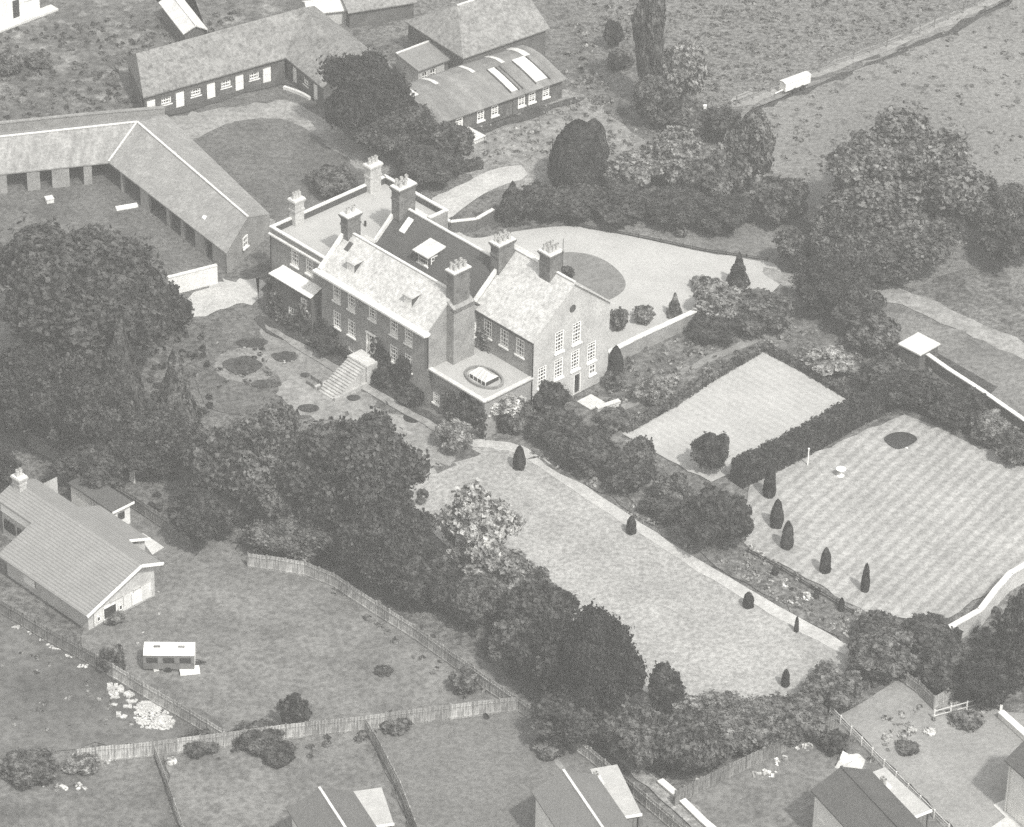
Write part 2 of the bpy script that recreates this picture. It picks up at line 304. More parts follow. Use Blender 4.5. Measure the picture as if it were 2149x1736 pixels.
def wall_windows(parent, p0, p1, ops, skip=()):
    p0 = np.array(p0, float); p1 = np.array(p1, float); e = (p1-p0)/np.hypot(*(p1-p0))
    for i, o in enumerate(ops):
        if i in skip: continue
        q = p0+e*o[0]; window(parent, (q[0], q[1], o[1]), math.atan2(e[1], e[0])+math.pi, o[2], o[3], *(o[4] if len(o) > 4 else ()))
def win_rz(e): return math.atan2(e[1], e[0])
# window meshes look along +y outward, so rotate so that +y = outward normal (right of p0->p1)
def wall_windows(parent, p0, p1, ops):
    p0 = np.array(p0, float); p1 = np.array(p1, float); e = (p1-p0)/np.hypot(*(p1-p0))
    for o in ops:
        if len(o) > 4 and o[4] is None: continue
        q = p0+e*o[0]; kw = o[4] if len(o) > 4 else {}
        window(parent, (q[0], q[1], o[1]), math.atan2(e[1], e[0])+math.pi, o[2], o[3], **kw)
def pots(parent, spots, top, r=.17, h=.7):
    for x, y in spots:
        mb = MB(); mb.tube((x,y,top-.02), (x,y,top+h), r*1.15, r*.9, 10, cap=False); mb.tube((x,y,top+h-.12), (x,y,top+h+.02), r*1.2, r*1.2, 10, cap=False)
        mb.tube((x,y,top), (x,y,top+h*.7), r*.6, r*.6, 8); mb.build('chimney_pot', M['pot'], parent)
def stack(parent, u, v, du, dv, h0, h1, npot, m='brick_stack'):
    mb = MB(); mb.box(u-du/2, v-dv/2, h0, u+du/2, v+dv/2, h1-.55)
    hh = h1-.55
    mb.box(u-du/2-.07, v-dv/2-.07, (h0*.35+h1*.65)-.3, u+du/2+.07, v+dv/2+.07, (h0*.35+h1*.65)-.1)
    for i in range(3):
        e = .06*(i+1); mb.box(u-du/2-e, v-dv/2-e, hh+i*.13, u+du/2+e, v+dv/2+e, hh+(i+1)*.13)
    o = mb.build('chimney_stack', M[m], parent)
    cb = MB(); cb.box(u-du/2-.12, v-dv/2-.12, hh+.39, u+du/2+.12, v+dv/2+.12, h1-.04); cb.build('stack_cap', M['stone'], o)
    ps = []
    if npot == 1: ps = [(u, v)]
    else:
        for i in range(npot):
            row = i % 2 if du > 1 and npot > 3 else None; n = npot if row is None else (npot+1)//2; k = i if row is None else i//2
            ps.append((u if row is None else u+(row-.5)*du*.5, v+((k+.5)/n-.5)*dv*.9))
    pots(o, ps, h1-.04)
    return o
def coping(mb, a, b, wd=.38, ht=.14): mb.beam(a, b, wd, ht)
# ------------------------------------------------------------------ THE MANOR (local frame: u along the garden front, v to the back)
HA = math.radians(-46)
H = empty('manor_house', 'large brick country house with pale slate roofs, tall chimneys and a flat-roofed end', 'house', (-8.47, .58, 0), HA)
# walls: front range u -16..0, v 0..7.2 ; rear range v 7.2..14.4 ; east wing u -.6..8, v 6.8..17.4 ; west block u -25..-15.6, v .9..16.7
fops = []
for i, u in enumerate((-13.7, -11.45, -8.25, -5.05, -2.85)):
    kw = dict(blind=.3) if i in (0, 1, 3, 4) else {}
    fops.append((u+16, 6.25 if i != 2 else 6.6, 1.15, 1.85 if i != 2 else 1.5, kw))
    if i != 2:
        fops.append((u+16, 3.15, 1.15, 1.9, {})); fops.append((u+16, .75, 1.0, 1.05, dict(nx=3, ny=2)))
fops.append((-8.4+16, 2.35, 1.25, 2.3, None))
wb = MB(); wall(wb, (-16,0), (0,0), 0, 9, [o[:4] for o in fops]); 
gops = [(6.15, 5.9, .8, 1.6, dict(nx=2, ny=4))]
wall(wb, (0,0), (0,7.0), 0, 9, [o[:4] for o in gops]); wb.poly([(0,0,9),(0,7.0,9),(0,3.5,12)])
wb.poly([(-16,0,0),(-16,0,9),(-16,.9,9),(-16,.9,0)]); wb.poly([(-16,0,9),(-16,3.5,12),(-16,7.2,9)])
wb.poly([(-16,7.2,9),(-16,10.8,12),(-16,14.4,9)]); wb.poly([(-16,14.4,0),(-.6,14.4,0),(-.6,14.4,9),(-16,14.4,9)][::-1])
wb.build('wall', M['brick'], H); wall_windows(H, (-16,0), (0,0), fops); wall_windows(H, (0,0), (0,7.0), gops)
wb = MB(); xops = [(1.4+.6, 6.3, 1.2, 1.95, {}), (3.8+.6, 6.3, 1.2, 1.95, {}), (6.1+.6, 6.3, 1.2, 1.95, {}), (.95+.6, 3.95, .95, .8, None)]
xops[3] = (.95+.9, 5.0, .9, .8, dict(nx=2, ny=2))
xops = [xops[0], xops[1], xops[2]]
wall(wb, (-.6,6.8), (8,6.8), 4.0, 9, [o[:4] for o in xops]); wb.build('front_wall', M['brick'], H); wall_windows(H, (-.6,6.8), (8,6.8), xops)
wb = MB(); g8 = [(10.4, 6.1), (12.8, 6.1)]; g8b = [8.1, 10.4, 12.7, 15.0]
eops = [(v-6.8, 6.1, 1.2, 2.5, dict(ny=6)) for v, _ in g8]+[(v-6.8, 3.0, 1.2, 2.35, dict(ny=6)) for v in g8b]+[(10.3-6.8, .9, .9, 1.6, dict(nx=2)), (13.1-6.8, .02, 1.0, 2.4, None), (15.2-6.8, 1.4, .9, 1.2, dict(nx=2, ny=2))]
wall(wb, (8,6.8), (8,17.4), 0, 9, [o[:4] for o in eops])
wb.poly([(8,6.8,9),(8,17.4,9),(8,12.4,13.2),(8,11.8,13.2)])
wb.poly([(8,17.4,0),(-.6,17.4,0),(-.6,17.4,9),(8,17.4,9)]); wb.poly([(-.6,6.8,9),(-.6,12.1,13.5),(-.6,17.4,9)]); wb.poly([(-.6,14.4,0),(-.6,17.4,0),(-.6,17.4,9),(-.6,14.4,9)])
wb.build('gable_wall', M['brick_buff_lit'], H); wall_windows(H, (8,6.8), (8,17.4), eops)  # gable brick paler than the front: sunlight put into its colour
mb = MB(); mb.box(7.76, 12.65, .02, 7.8, 13.55, 2.4); d = mb.build('garden_door', M['void'], H)
mb = MB(); mb.box(7.82, 12.6, .02, 7.98, 12.72, 2.42); mb.box(7.82, 13.48, .02, 7.98, 13.6, 2.42); mb.box(7.82, 12.6, 2.3, 7.98, 13.6, 2.42); mb.build('door_frame', M['white'], d)
mb = MB(); mb.tube((8.012, 12.1, 10.5), (8.05, 12.1, 10.5), .42, .42, 16); mb.build('attic_oculus', M['lead'], H)
# west block
wb = MB(); wops = [(u+25, 6.7, 1.15, 1.8, dict(blind=.25)) for u in (-21.25, -18.95)]
wall(wb, (-25,.9), (-15.7,.9), 0, 9.7, [o[:4] for o in wops]); wall(wb, (-25,16.7), (-25,.9), 0, 9.7); wall(wb, (-15.3,16.7), (-25,16.7), 0, 9.7); wall(wb, (-15.3,14.2), (-15.3,16.7), 0, 9.7)
wb.build('west_wall', M['brick'], H); wall_windows(H, (-25,.9), (-15.7,.9), wops)
mb = MB(); mb.poly([(-24.7,1.2,9.0),(-16.0,1.2,9.0),(-16.0,7.4,9.0),(-15.9,14.3,9.0),(-15.6,16.4,9.0),(-24.7,16.4,9.0)]); mb.build('flat_roof', M['flat'], H)
mb = MB(); mb.box(-24.72,1.2,8.9,-24.65,16.35,9.66); mb.box(-24.65,16.33,8.9,-15.62,16.4,9.66); mb.box(-24.65,1.2,8.9,-16.02,1.27,9.66); mb.box(-15.66,14.2,8.9,-15.6,16.3,9.66); mb.build('parapet_lining', M['lead'], H)
mb = MB(); q = 9.76
for a, b in (((-25.05,.9,q),(-15.9,.9,q)), ((-24.85,1.1,q),(-24.85,16.5,q)), ((-25.05,16.55,q),(-15.2,16.55,q)), ((-15.45,14.2,q),(-15.45,16.36,q))): coping(mb, a, b)
mb.beam((-25.1,.72,8.95),(-15.7,.72,8.95), .3, .16)
mb.build('parapet_coping', M['stone'], H)
mb = MB(); mb.box(-18.0,10.2,9.0,-16.6,11.6,9.45); mb.build('roof_hatch', M['stone'], H)
mb = MB(); mb.tube((-19.5,9.0,9.0),(-19.5,9.0,9.6),.12,.12); mb.build('vent_pipe', M['iron'], H)
# roofs
def roof(name, pts_list, m, t=.16, parent=H):
    mb = MB()
    for p in pts_list: mb.slab(p, t)
    return mb.build(name, m, parent)
ev = .35
roof('front_roof', [[(-15.8,-ev,9.0),(0.1,-ev,9.0),(0.1,3.5,12.25),(-15.8,3.5,12.25)]], M['slate_white'])
roof('valley_slope', [[(0.1,3.5,12.25),(.1,7.1,9.3),(-15.8,7.1,9.3),(-15.8,3.5,12.25)]], M['slate_dark'])
roof('rear_roof', [[(-15.8,7.1,9.25),(-.75,7.1,9.25),(-.75,10.8,12.35),(-15.8,10.8,12.35)]], M['slate_dark'])
roof('back_slope', [[(-.75,10.8,12.35),(-.75,14.8,9.0),(-15.8,14.8,9.0),(-15.8,10.8,12.35)]], M['slate_white'])
roof('wing_roof', [[(-.4,6.45,8.95),(8.25,6.45,8.95),(8.25,12.1,13.6),(-.4,12.1,13.6)], [(8.25,12.1,13.6),(8.25,17.7,8.95),(-.4,17.7,8.95),(-.4,12.1,13.6)]], M['slate_white'])
mb = MB()
mb.beam((-16.4,-.5,9.02),(.45,-.5,9.02),.85,.22); mb.beam((-16.4,-.38,8.84),(.4,-.38,8.84),.4,.12)
mb.build('eaves_cornice', M['white'], H)
mb = MB()
for a, b in (((-15.95,-.3,9.25),(-15.95,3.5,12.62)), ((-15.95,3.5,12.62),(-15.95,7.15,9.5)), ((-15.95,7.15,9.5),(-15.95,10.8,12.75)), ((-15.95,10.8,12.75),(-15.95,14.7,9.35)),
             ((-.6,6.5,9.25),(-.6,12.1,14.0)), ((-.6,12.1,14.0),(-.6,17.6,9.3))): coping(mb, a, b, .34, .36)
mb.build('gable_coping', M['stone'], H)
mb = MB(); mb.beam((-15.7,10.8,12.4),(-.8,10.8,12.4),.3,.14); mb.beam((-15.7,3.5,12.3),(0,3.5,12.3),.28,.12); mb.beam((-.3,12.1,13.66),(8.2,12.1,13.66),.28,.12); mb.build('ridge_tiles', M['stone'], H)
mb = MB(); mb.beam((-.6,6.35,8.86),(8.3,6.35,8.86),.14,.12); mb.build('gutter', M['iron'], H)
for a, b in (((8.1,6.65,8.8),(8.1,6.65,4.8)), ((.12,-.1,8.8),(.12,-.1,4.9)), ((-24.9,.75,9),(-24.9,.75,0))):
    mb = MB(); mb.tube(a, b, .07, .07); mb.build('rainwater_pipe', M['iron'], H)
mb = MB(); mb.box(0,2.5,0,1.05,5.3,11.0); mb.slab([(0,2.5,11.6),(0,5.3,11.6),(1.05,5.3,11.0),(1.05,2.5,11.0)],.5); mb.build('chimney_breast', M['brick'], H)
stack(H, .1, 3.9, 1.1, 2.1, 10.8, 15.0, 6)
stack(H, -15.6, 3.6, 1.1, 1.7, 11.5, 14.5, 2); stack(H, -15.4, 10.6, 1.2, 2.2, 11.5, 15.2, 5)
stack(H, -.75, 10.7, 1.2, 2.1, 11.5, 15.1, 6); stack(H, 4.9, 11.9, 1.5, 1.6, 12.8, 16.0, 6)
stack(H, -24.6, 4.1, .9, 1.2, 8.8, 12.1, 3, 'brick_buff_lit'); stack(H, -24.5, 14.5, .9, 1.5, 8.8, 12.3, 3, 'brick_buff_lit')
mb = MB(); mb.tube((5.9,12.6,14),(5.9,12.6,17.4),.04,.03); mb.build('aerial_mast', M['iron'], H)
def dormer(u, w0=1.1):
    mb = MB(); fv = .85; fz = 9.0+.844*(fv+ev); tz = fz+1.0
    mb.poly([(u-w0/2,fv,fz-.3),(u+w0/2,fv,fz-.3),(u+w0/2,fv,tz),(u-w0/2,fv,tz)])
    for s_ in (-1, 1):
        x = u+s_*w0/2; p = [(x,fv,fz-.3),(x,fv,tz),(x,fv+1.3,tz+.1)]; mb.poly(p if s_ < 0 else p[::-1], 1)
    mb.slab([(u-w0/2-.12,fv-.15,tz+.08),(u+w0/2+.12,fv-.15,tz+.08),(u+w0/2+.12,fv+1.45,tz+.22),(u-w0/2-.12,fv+1.45,tz+.22)],.1, 2)
    o = mb.build('dormer', [M['white'], M['lead'], M['slate_white']], H); window(o, (u,fv-.03,fz+.1), math.pi, w0*.8, .8, 3, 3, sill=False)
dormer(-12.5); dormer(-3.9)
mb = MB(); mb.box(-10.0,7.6,9.4,-8.2,9.6,10.9,0); mb.slab([(-10.3,7.2,11.05),(-7.95,7.2,11.05),(-7.95,10.4,11.55),(-10.3,10.4,11.55)],.12,1)
o = mb.build('dormer', [M['lead'], M['concrete']], H); window(o, (-9.1,7.56,9.75), math.pi, 1.5, 1.1, 4, 2); window(o, (-8.16,8.3,9.75), math.pi/2+math.pi, .9, 1.0, 2, 2)
mb = MB(); mb.slab([(-14.2,8.9,10.9),(-13.4,8.9,10.9),(-13.4,10.2,12.0),(-14.2,10.2,12.0)],.08); mb.build('rooflight', M['white'], H)
mb = MB(); mb.slab([(-14.9,2.05,11.1),(-14.3,2.05,11.1),(-14.3,2.8,11.73),(-14.9,2.8,11.73)],.06); mb.build('rooflight', M['slate_dark'], H)
# door, landing, flight of steps
mb = MB(); mb.box(-9.0,.13,2.36,-7.8,.19,3.6); o = mb.build('front_door', M['white'], H); window(o, (-8.4,.12,3.6), math.pi, 1.2, 1.0, 3, 2, sill=False)
mb = MB(); mb.box(-9.2,-.06,2.35,-9.02,.1,4.75); mb.box(-7.78,-.06,2.35,-7.6,.1,4.75); mb.box(-9.25,-.12,4.75,-7.55,.1,4.95); mb.build('door_surround', M['white'], H)
mb = MB(); mb.box(-10.0,-1.9,0,-7.0,0-.003,2.3); n = 14
for i in range(n): mb.box(-9.8,-1.9-(i+1)*.3,0,-7.2,-1.9-i*.3,2.3-(i+1)*2.3/(n+1))
mb.box(-10.1,-6.2,0,-9.8,-1.9,.5); mb.box(-7.2,-6.2,0,-6.9,-1.9,.5)
mb.build('steps', mat('stone_steps', .4, .2, 1, fine=(5, .15), obj=True), H)
mb = MB(); mb.box(-9.9,-1.8,2.31,-7.1,-.05,2.36); mb.build('landing', M['concrete'], H)
# verandah bay on the west block
mb = MB(); vops = [(1.2, .9, 1.1, 1.5, dict(nx=3, ny=3)), (3.1, .9, 1.1, 1.7, dict(nx=3, ny=3)), (5.0, 3.4, 1.0, 1.2, dict(nx=3, ny=2))]
wall(mb, (-23.4,-.4), (-17.2,-.4), 0, 5.35, [o[:4] for o in vops]); wall(mb, (-23.4,.9), (-23.4,-.4), 0, 5.35); wall(mb, (-17.2,-.4), (-17.2,.9), 0, 5.35)
mb.build('verandah_wall', M['brick_dark'], H); wall_windows(H, (-23.4,-.4), (-17.2,-.4), vops)
mb = MB(); mb.slab([(-23.6,-.7,5.4),(-17.0,-.7,5.4),(-17.0,.88,6.0),(-23.0,.88,6.0)],.1); o = mb.build('verandah_roof', M['white'], H)
for i in range(6):
    mb = MB(); x = -23.2+i*1.15; mb.beam((x,-.68,5.42),(x+.15,.86,6.02),.05,.05); mb.build('glazing_bar', M['stone'], o)
# garden room (flat roof, lantern)
mb = MB(); bops = [(.75, .75, 1.0, 1.3, dict(ny=3)), (2.95, .5, 1.0, 1.5, dict(ny=3)), (4.9, .05, .9, 2.5, dict(nx=2, ny=4, sill=False)), (6.4, .05, .9, 2.5, dict(nx=2, ny=4, sill=False))]
wall(mb, (0,.5), (7.8,.5), 0, 4.35, [o[:4] for o in bops]); wall(mb, (7.8,.5), (7.8,6.8), 0, 4.35); wall(mb, (0,0), (0,.5), 0, 4.35)
mb.build('garden_room_wall', M['brick'], H); wall_windows(H, (0,.5), (7.8,.5), bops)
mb = MB(); mb.box(.0,.42,4.35,7.95,6.79,4.6); mb.build('garden_room_roof', M['flat'], H)
mb = MB(); mb.beam((0,.3,4.66),(8.1,.3,4.66),.5,.16); mb.beam((7.95,.56,4.66),(7.95,6.79,4.66),.45,.16); mb.build('roof_kerb', M['concrete'], H)
mb = MB()
cx, cy = 4.9, 3.1
el = [(cx+2.1*math.cos(t)*1.05, cy+1.5*math.sin(t)) for t in np.linspace(0, 2*math.pi, 29)[:-1]]
for (a, b), (c, d) in zip(el, el[1:]+el[:1]): mb.beam((a,b,4.72),(c,d,4.72),.2,.3)
lan = mb.build('lantern_kerb', mat('lantern_lead', .2, .2, 1, obj=True), H)
mb = MB(); x0,x1,y0,y1 = cx-1.15,cx+1.15,cy-.9,cy+.9
for a, b in (((x0,y0),(x1,y0)), ((x1,y0),(x1,y1)), ((x1,y1),(x0,y1)), ((x0,y1),(x0,y0))): mb.poly([(*a,4.6),(*b,4.6),(*b,5.05),(*a,5.05)], 1)
r0, r1 = (cx-.7,cy,5.6), (cx+.7,cy,5.6)
mb.poly([(x0,y0,5.05),(x1,y0,5.05),r1,r0]); mb.poly([(x1,y1,5.05),(x0,y1,5.05),r0,r1]); mb.poly([(x1,y0,5.05),(x1,y1,5.05),r1]); mb.poly([(x0,y1,5.05),(x0,y0,5.05),r0])
lt = mb.build('roof_lantern', [mat('lantern_glass', .5, .08, 1, rough=.25, obj=True), M['glass']], H)
mb = MB()
for i in range(5):
    t = i/4; mb.beam((x0+(x1-x0)*t,y0,5.07),(r0[0]+(r1[0]-r0[0])*t,cy,5.63),.06,.05)
    mb.beam((x0+(x1-x0)*t,y0-.01,4.65),(x0+(x1-x0)*t,y0-.01,5.05),.07,.05)
mb.beam(r0,r1,.08,.07); mb.build('glazing_bar', M['white'], lt)
# back door yard: basement area, small terrace wall
# ------------------------------------------------------------------ generic low buildings
def gabled(name, label, cat, F, u0, u1, vd, eave, ridge, wm, rm, ops=(), hip0=0, hip1=0, ov=.3, rid=None, endops=(), group=None):
    """roof ridge along u at v=rid; eave wall v=0 faces the viewer"""
    rid = vd/2 if rid is None else rid
    H_ = empty(name, label, cat, F.loc(), F.a, group); wb = MB()
    wall(wb, (u0,.25), (u1,.25), 0, eave, [o[:4] for o in ops]); wall(wb, (u1-.0,.25), (u1,vd), 0, eave, [o[:4] for o in endops]); wall(wb, (u1,vd), (u0,vd), 0, eave); wall(wb, (u0,vd), (u0,.25), 0, eave)
    if not hip1: wb.poly([(u1,.25,eave),(u1,vd,eave),(u1,rid,ridge-.15)])
    if not hip0: wb.poly([(u0,.25,eave),(u0,rid,ridge-.15),(u0,vd,eave)])
    wb.build('wall', wm, H_); mb = MB(); a, b = u0-(ov if not hip0 else ov), u1+(ov if not hip1 else ov)
    ra, rb = (u0+hip0, u1-hip1) if hip0 or hip1 else (a, b)
    if not hip0: ra = a
    if not hip1: rb = b
    mb.slab([(a,-.15,eave),(b,-.15,eave),(rb,rid,ridge),(ra,rid,ridge)],.14); mb.slab([(b,vd+.3,eave),(a,vd+.3,eave),(ra,rid,ridge),(rb,rid,ridge)],.14)
    if hip0: mb.slab([(a,vd+.3,eave),(a,-.15,eave),(ra,rid,ridge)],.14)
    if hip1: mb.slab([(b,-.15,eave),(b,vd+.3,eave),(rb,rid,ridge)],.14)
    r = mb.build('roof', rm, H_)
    mb = MB(); mb.beam((ra,rid,ridge+.04),(rb,rid,ridge+.04),.22,.12); mb.build('ridge_tiles', M['stone'] if rm not in (M['roof_dark'],) else rm, r)
    return H_
def door(parent, p, rz, wd, ht, m='white', name='door'):
    mb = MB(); mb.box(-wd/2,-.12,.02,wd/2,-.05,ht*.52); mb.box(-wd/2,-.12,ht*.54,wd/2,-.05,ht)
    for s_ in (-1, 1): mb.box(s_*wd/2-.06*(s_ > 0),-.14,0,s_*wd/2+.06*(s_ < 0),-.03,ht)
    return ob(name, mb.mesh(name, M[m]), parent, p, rz)
# stable block (L shaped)
F1 = Frame((305,203), (600,120), 3)
ST = empty('stable_block', 'long L-shaped brick stable with mottled slate roof and white doors', 'stable', F1.loc(), F1.a)
rv = 4.6; rh = 6.0
sd_ = [.9, 4.6, 8.6, 12.3, 15.9]; sw = [2.8, 6.6, 10.5, 14.2]
ops = [(u, .02, 1.15, 2.2) for u in sd_]+[(u, 1.1, 1.3, .9) for u in sw]
wb = MB(); wall(wb, (0,.3), (18.2,.3), 0, 3, ops, dep=.3)
wo = [(1.6, .02, 1.1, 2.2), (6.3, .02, 1.1, 2.2), (4.2, 1.1, 1.2, .9)]
wall(wb, (18.2,.3), (18.2,-8.3), 0, 3, [], dep=.3) if False else None
wb2 = []
def wallrev(mb, p0, p1, h0, h1, ops): wall(mb, p0, p1, h0, h1, ops, dep=.3)
wall(wb, (18.5,.3), (18.5,-8.0), 0, 3, wo, dep=.3)   # courtyard side of the wing: outside is towards -u
wall(wb, (18.5,-8.0), (27.1,-8.0), 0, 3); wb.poly([(18.5,-8,3),(27.1,-8,3),(22.8,-8,5.85)])
wall(wb, (27.1,-8), (27.1,9), 0, 3); wall(wb, (27.1,9), (2.6,9), 0, 3); wall(wb, (2.6,9), (0,.3), 0, 3)
wb.build('wall', M['brick_dark'], ST)
mb = MB(); mb.slab([(-.3,-.05,3),(18.1,-.05,3),(22.8,rv,rh),(1.4,rv,rh)],.15); mb.slab([(27.4,9.3,3),(2.4,9.3,3),(1.4,rv,rh),(22.8,rv,rh)],.15); mb.slab([(2.4,9.3,3),(-.3,-.05,3),(1.4,rv,rh)],.15)
mb.slab([(18.1,-.05,3),(18.1,-8.4,3),(22.8,-8.4,rh),(22.8,rv,rh)],.15); mb.slab([(27.4,-8.4,3),(27.4,9.3,3),(22.8,rv,rh),(22.8,-8.4,rh)],.15)
mb.build('roof', mat('mottled_slates', 0.21, .14, .5, fine=(2.2, .28), obj=True, courses=('Z', 4, .12), spots=(.9, .6, .72)), ST)
for u in sd_: door(ST, (u,.42,0), math.pi, 1.1, 2.15)
for u in sw: window(ST, (u,.42,1.1), math.pi, 1.3, .9, 4, 2, sill=True)
for s_ in (1.6, 6.3): door(ST, (18.62,.3-s_,0), math.pi/2, 1.05, 2.15)
window(ST, (18.62,.3-4.2,1.1), math.pi/2, 1.2, .9, 3, 2)
mb = MB(); mb.box(-.1,.64,0,18.4,.68,2.9); mb.build('back_panel', M['void'], ST)
mb = MB(); mb.box(18.86,-7.9,0,18.9,.6,2.9); mb.build('back_panel', M['void'], ST)
# open-fronted cart shed (two ranges meeting at a corner)
K = G(228,341,2.6); J = G(288,257,4.6); W0 = G(-90,375,2.6); Wr = G(-70,296,4.6); E0 = G(475,532,2.6); Er = G(520,456,4.6)
CS = empty('cart_shed', 'long pantiled open-fronted cart shed bending round the farmyard', 'shed', (K[0],K[1],0), 0)
def rel(p, z=None): return (p[0]-K[0], p[1]-K[1], p[2] if z is None else z)
mir = lambda e, r: np.array([2*r[0]-e[0], 2*r[1]-e[1], e[2]])
C2 = J+(J-K)*1.0; C2[2] = 2.6
mb = MB(); mb.slab([rel(W0),rel(K),rel(J),rel(Wr)],.14); mb.slab([rel(mir(W0,Wr)),rel(Wr),rel(J),rel(C2)],.14); mb.build('west_roof', mat('old_pantiles_b', 0.27, .12, .5, fine=(3, .2), obj=True, stain=((1.6, .3, .3), .22)), CS)
mb = MB(); mb.slab([rel(K),rel(E0),rel(Er),rel(J)],.14); mb.slab([rel(mir(E0,Er)),rel(C2),rel(J),rel(Er)],.14); mb.build('east_roof', mat('ribbed_tiles', 0.26, .12, .5, fine=(3, .18), obj=True, courses=('DIAGONAL', 2.2, .18, .3), spots=(.8, .62, 1.2)), CS)
mb = MB(); mb.beam(rel(K,2.75), rel(J,4.72),.18,.12); mb.beam(rel(J,4.7), rel(Er,4.7),.25,.12); mb.beam(rel(J,4.7), rel(Wr,4.7),.25,.12); mb.build('ridge_tiles', M['stone'], CS)
mb = MB()
for a, b in ((mir(W0,Wr), C2), (C2, mir(E0,Er))):
    a, b = rel(a,0), rel(b,0); mb.poly([(a[0],a[1],0),(b[0],b[1],0),(b[0],b[1],2.5),(a[0],a[1],2.5)])
e0, er, em = rel(E0,0), rel(Er), rel(mir(E0,Er),0)
mb.poly([e0,em,(em[0],em[1],2.5),(er[0],er[1],4.5),(e0[0],e0[1],2.5)]); mb.build('wall', M['brick'], CS)
def pier(p, q, t, wd, m='brick', nm='brick_pier'):
    a = np.array(p[:2])+(np.array(q[:2])-np.array(p[:2]))*t; d = (np.array(q[:2])-np.array(p[:2])); d /= np.hypot(*d); n = np.array([-d[1], d[0]])
    a = a+n*.3; mb = MB(); mb.beam((a[0]-K[0]-d[0]*wd/2,a[1]-K[1]-d[1]*wd/2,1.22),(a[0]-K[0]+d[0]*wd/2,a[1]-K[1]+d[1]*wd/2,1.22),.35,2.44); mb.build(nm, M[m], CS)
for t, wd in ((.1,.8),(.3,.8),(.5,1.4),(.68,1.9),(.86,.9)): pier(W0, K, t, wd)
for t, wd in ((.1,.35),(.3,1.6),(.5,.5),(.62,.5),(.77,1.9),(.93,2.6)): pier(K, E0, t, wd)
mb = MB(); a = rel(E0,0); u_ = (np.array(E0[:2])-K[:2]); u_ /= np.hypot(*u_)
e1 = np.array(em[:2])-np.array(e0[:2]); ln = np.hypot(*e1); e1 /= ln
o = window(CS, (e0[0]+e1[0]*ln*.42, e0[1]+e1[1]*ln*.42, 1.4), math.atan2(e1[1], e1[0])+math.pi, 1.0, 1.3, 2, 2)
o.location.x += u_[0]*.18; o.location.y += u_[1]*.18
sk = MB(); c = np.array(rel(E0))*.62+np.array(rel(J))*.0; 
def on_roof(s_, t):  # s along eave K->E0, t up the slope
    lo = np.array(rel(K))*(1-s_)+np.array(rel(E0))*s_; hi = np.array(rel(J))*(1-s_)+np.array(rel(Er))*s_; p = lo*(1-t)+hi*t; return (p[0],p[1],p[2]+.06)
sk.slab([on_roof(.74,.3),on_roof(.765,.3),on_roof(.765,.52),on_roof(.74,.52)],.05); sk.build('rooflight', M['white'], CS)
# brick workshop with curved sheet roof
F2 = Frame((922.6,255), (1154.9,173), 2.8)
WS = empty('workshop', 'long brick workshop with curved sheet roof and white skylight strips', 'workshop', F2.loc(), F2.a)
U1 = 17.5; prof = [(0,2.8),(1.6,3.2),(3.2,3.55),(4.7,3.8),(6.4,3.8),(8.0,3.45),(9.1,2.9)]
def ph(v):
    for (a, b), (c, d) in zip(prof, prof[1:]):
        if v <= c: return b+(d-b)*(v-a)/(c-a)
    return prof[-1][1]
mb = MB()
for (a, b), (c, d) in zip(prof, prof[1:]): mb.slab([(-.35,a-(.3 if a == 0 else 0),b-(.1 if a == 0 else 0)),(U1+.3,a-(.3 if a == 0 else 0),b-(.1 if a == 0 else 0)),(U1+.3,c,d),(-.35,c,d)],.1)
mb.build('roof', M['asbestos'], WS)
wo = [(u, .9, 1.0, 1.3, dict(nx=2, ny=3)) for u in (.9, 2.9, 5.9, 7.9, 11.7, 13.2, 15.2)]+[(10.0, .02, 1.0, 2.1, None)]
mb = MB(); wall(mb, (0,.2), (U1,.2), 0, 2.75, [o[:4] for o in wo]); wall(mb, (U1,.2), (U1,9), 0, 2.75); wall(mb, (0,9), (0,.2), 0, 2.75); wall(mb, (U1,9), (0,9), 0, 2.75)
for x in (0, U1): mb.poly([(x, v, max(2.75, h-.12)) for v, h in prof]+[(x,9,2.75),(x,.2,2.75)])
mb.build('wall', M['brick_dark'], WS); wall_windows(WS, (0,.2), (U1,.2), wo); door(WS, (10.0,.3,0), math.pi, 1.0, 2.1, 'wood_grey')
for u, w_, a, b, mm in ((10.9,.9,.5,5.0,'sheet'),(14.9,1.7,.7,5.2,'sheet'),(16.2,.8,5.1,8.6,'sheet'),(3.8,.5,5.6,8.4,'sheet'),(8.8,.5,5.4,8.0,'sheet'),(12.9,.5,5.3,8.6,'sheet'),(.2,.9,4.8,8.9,'sheet')):
    mb = MB(); vs = np.linspace(a, b, 4)
    for p, q in zip(vs, vs[1:]): mb.slab([(u-w_/2,p,ph(p)+.09),(u+w_/2,p,ph(p)+.09),(u+w_/2,q,ph(q)+.09),(u-w_/2,q,ph(q)+.09)],.05)
    mb.build('skylight', M[mm], WS)
for u in (10.3,11.5,13.9,15.9,12.0):
    mb = MB(); mb.beam((u,.4,ph(.4)+.1),(u,4.9,ph(4.9)+.1),.12,.12); mb.build('skylight_kerb', M['lead'], WS)
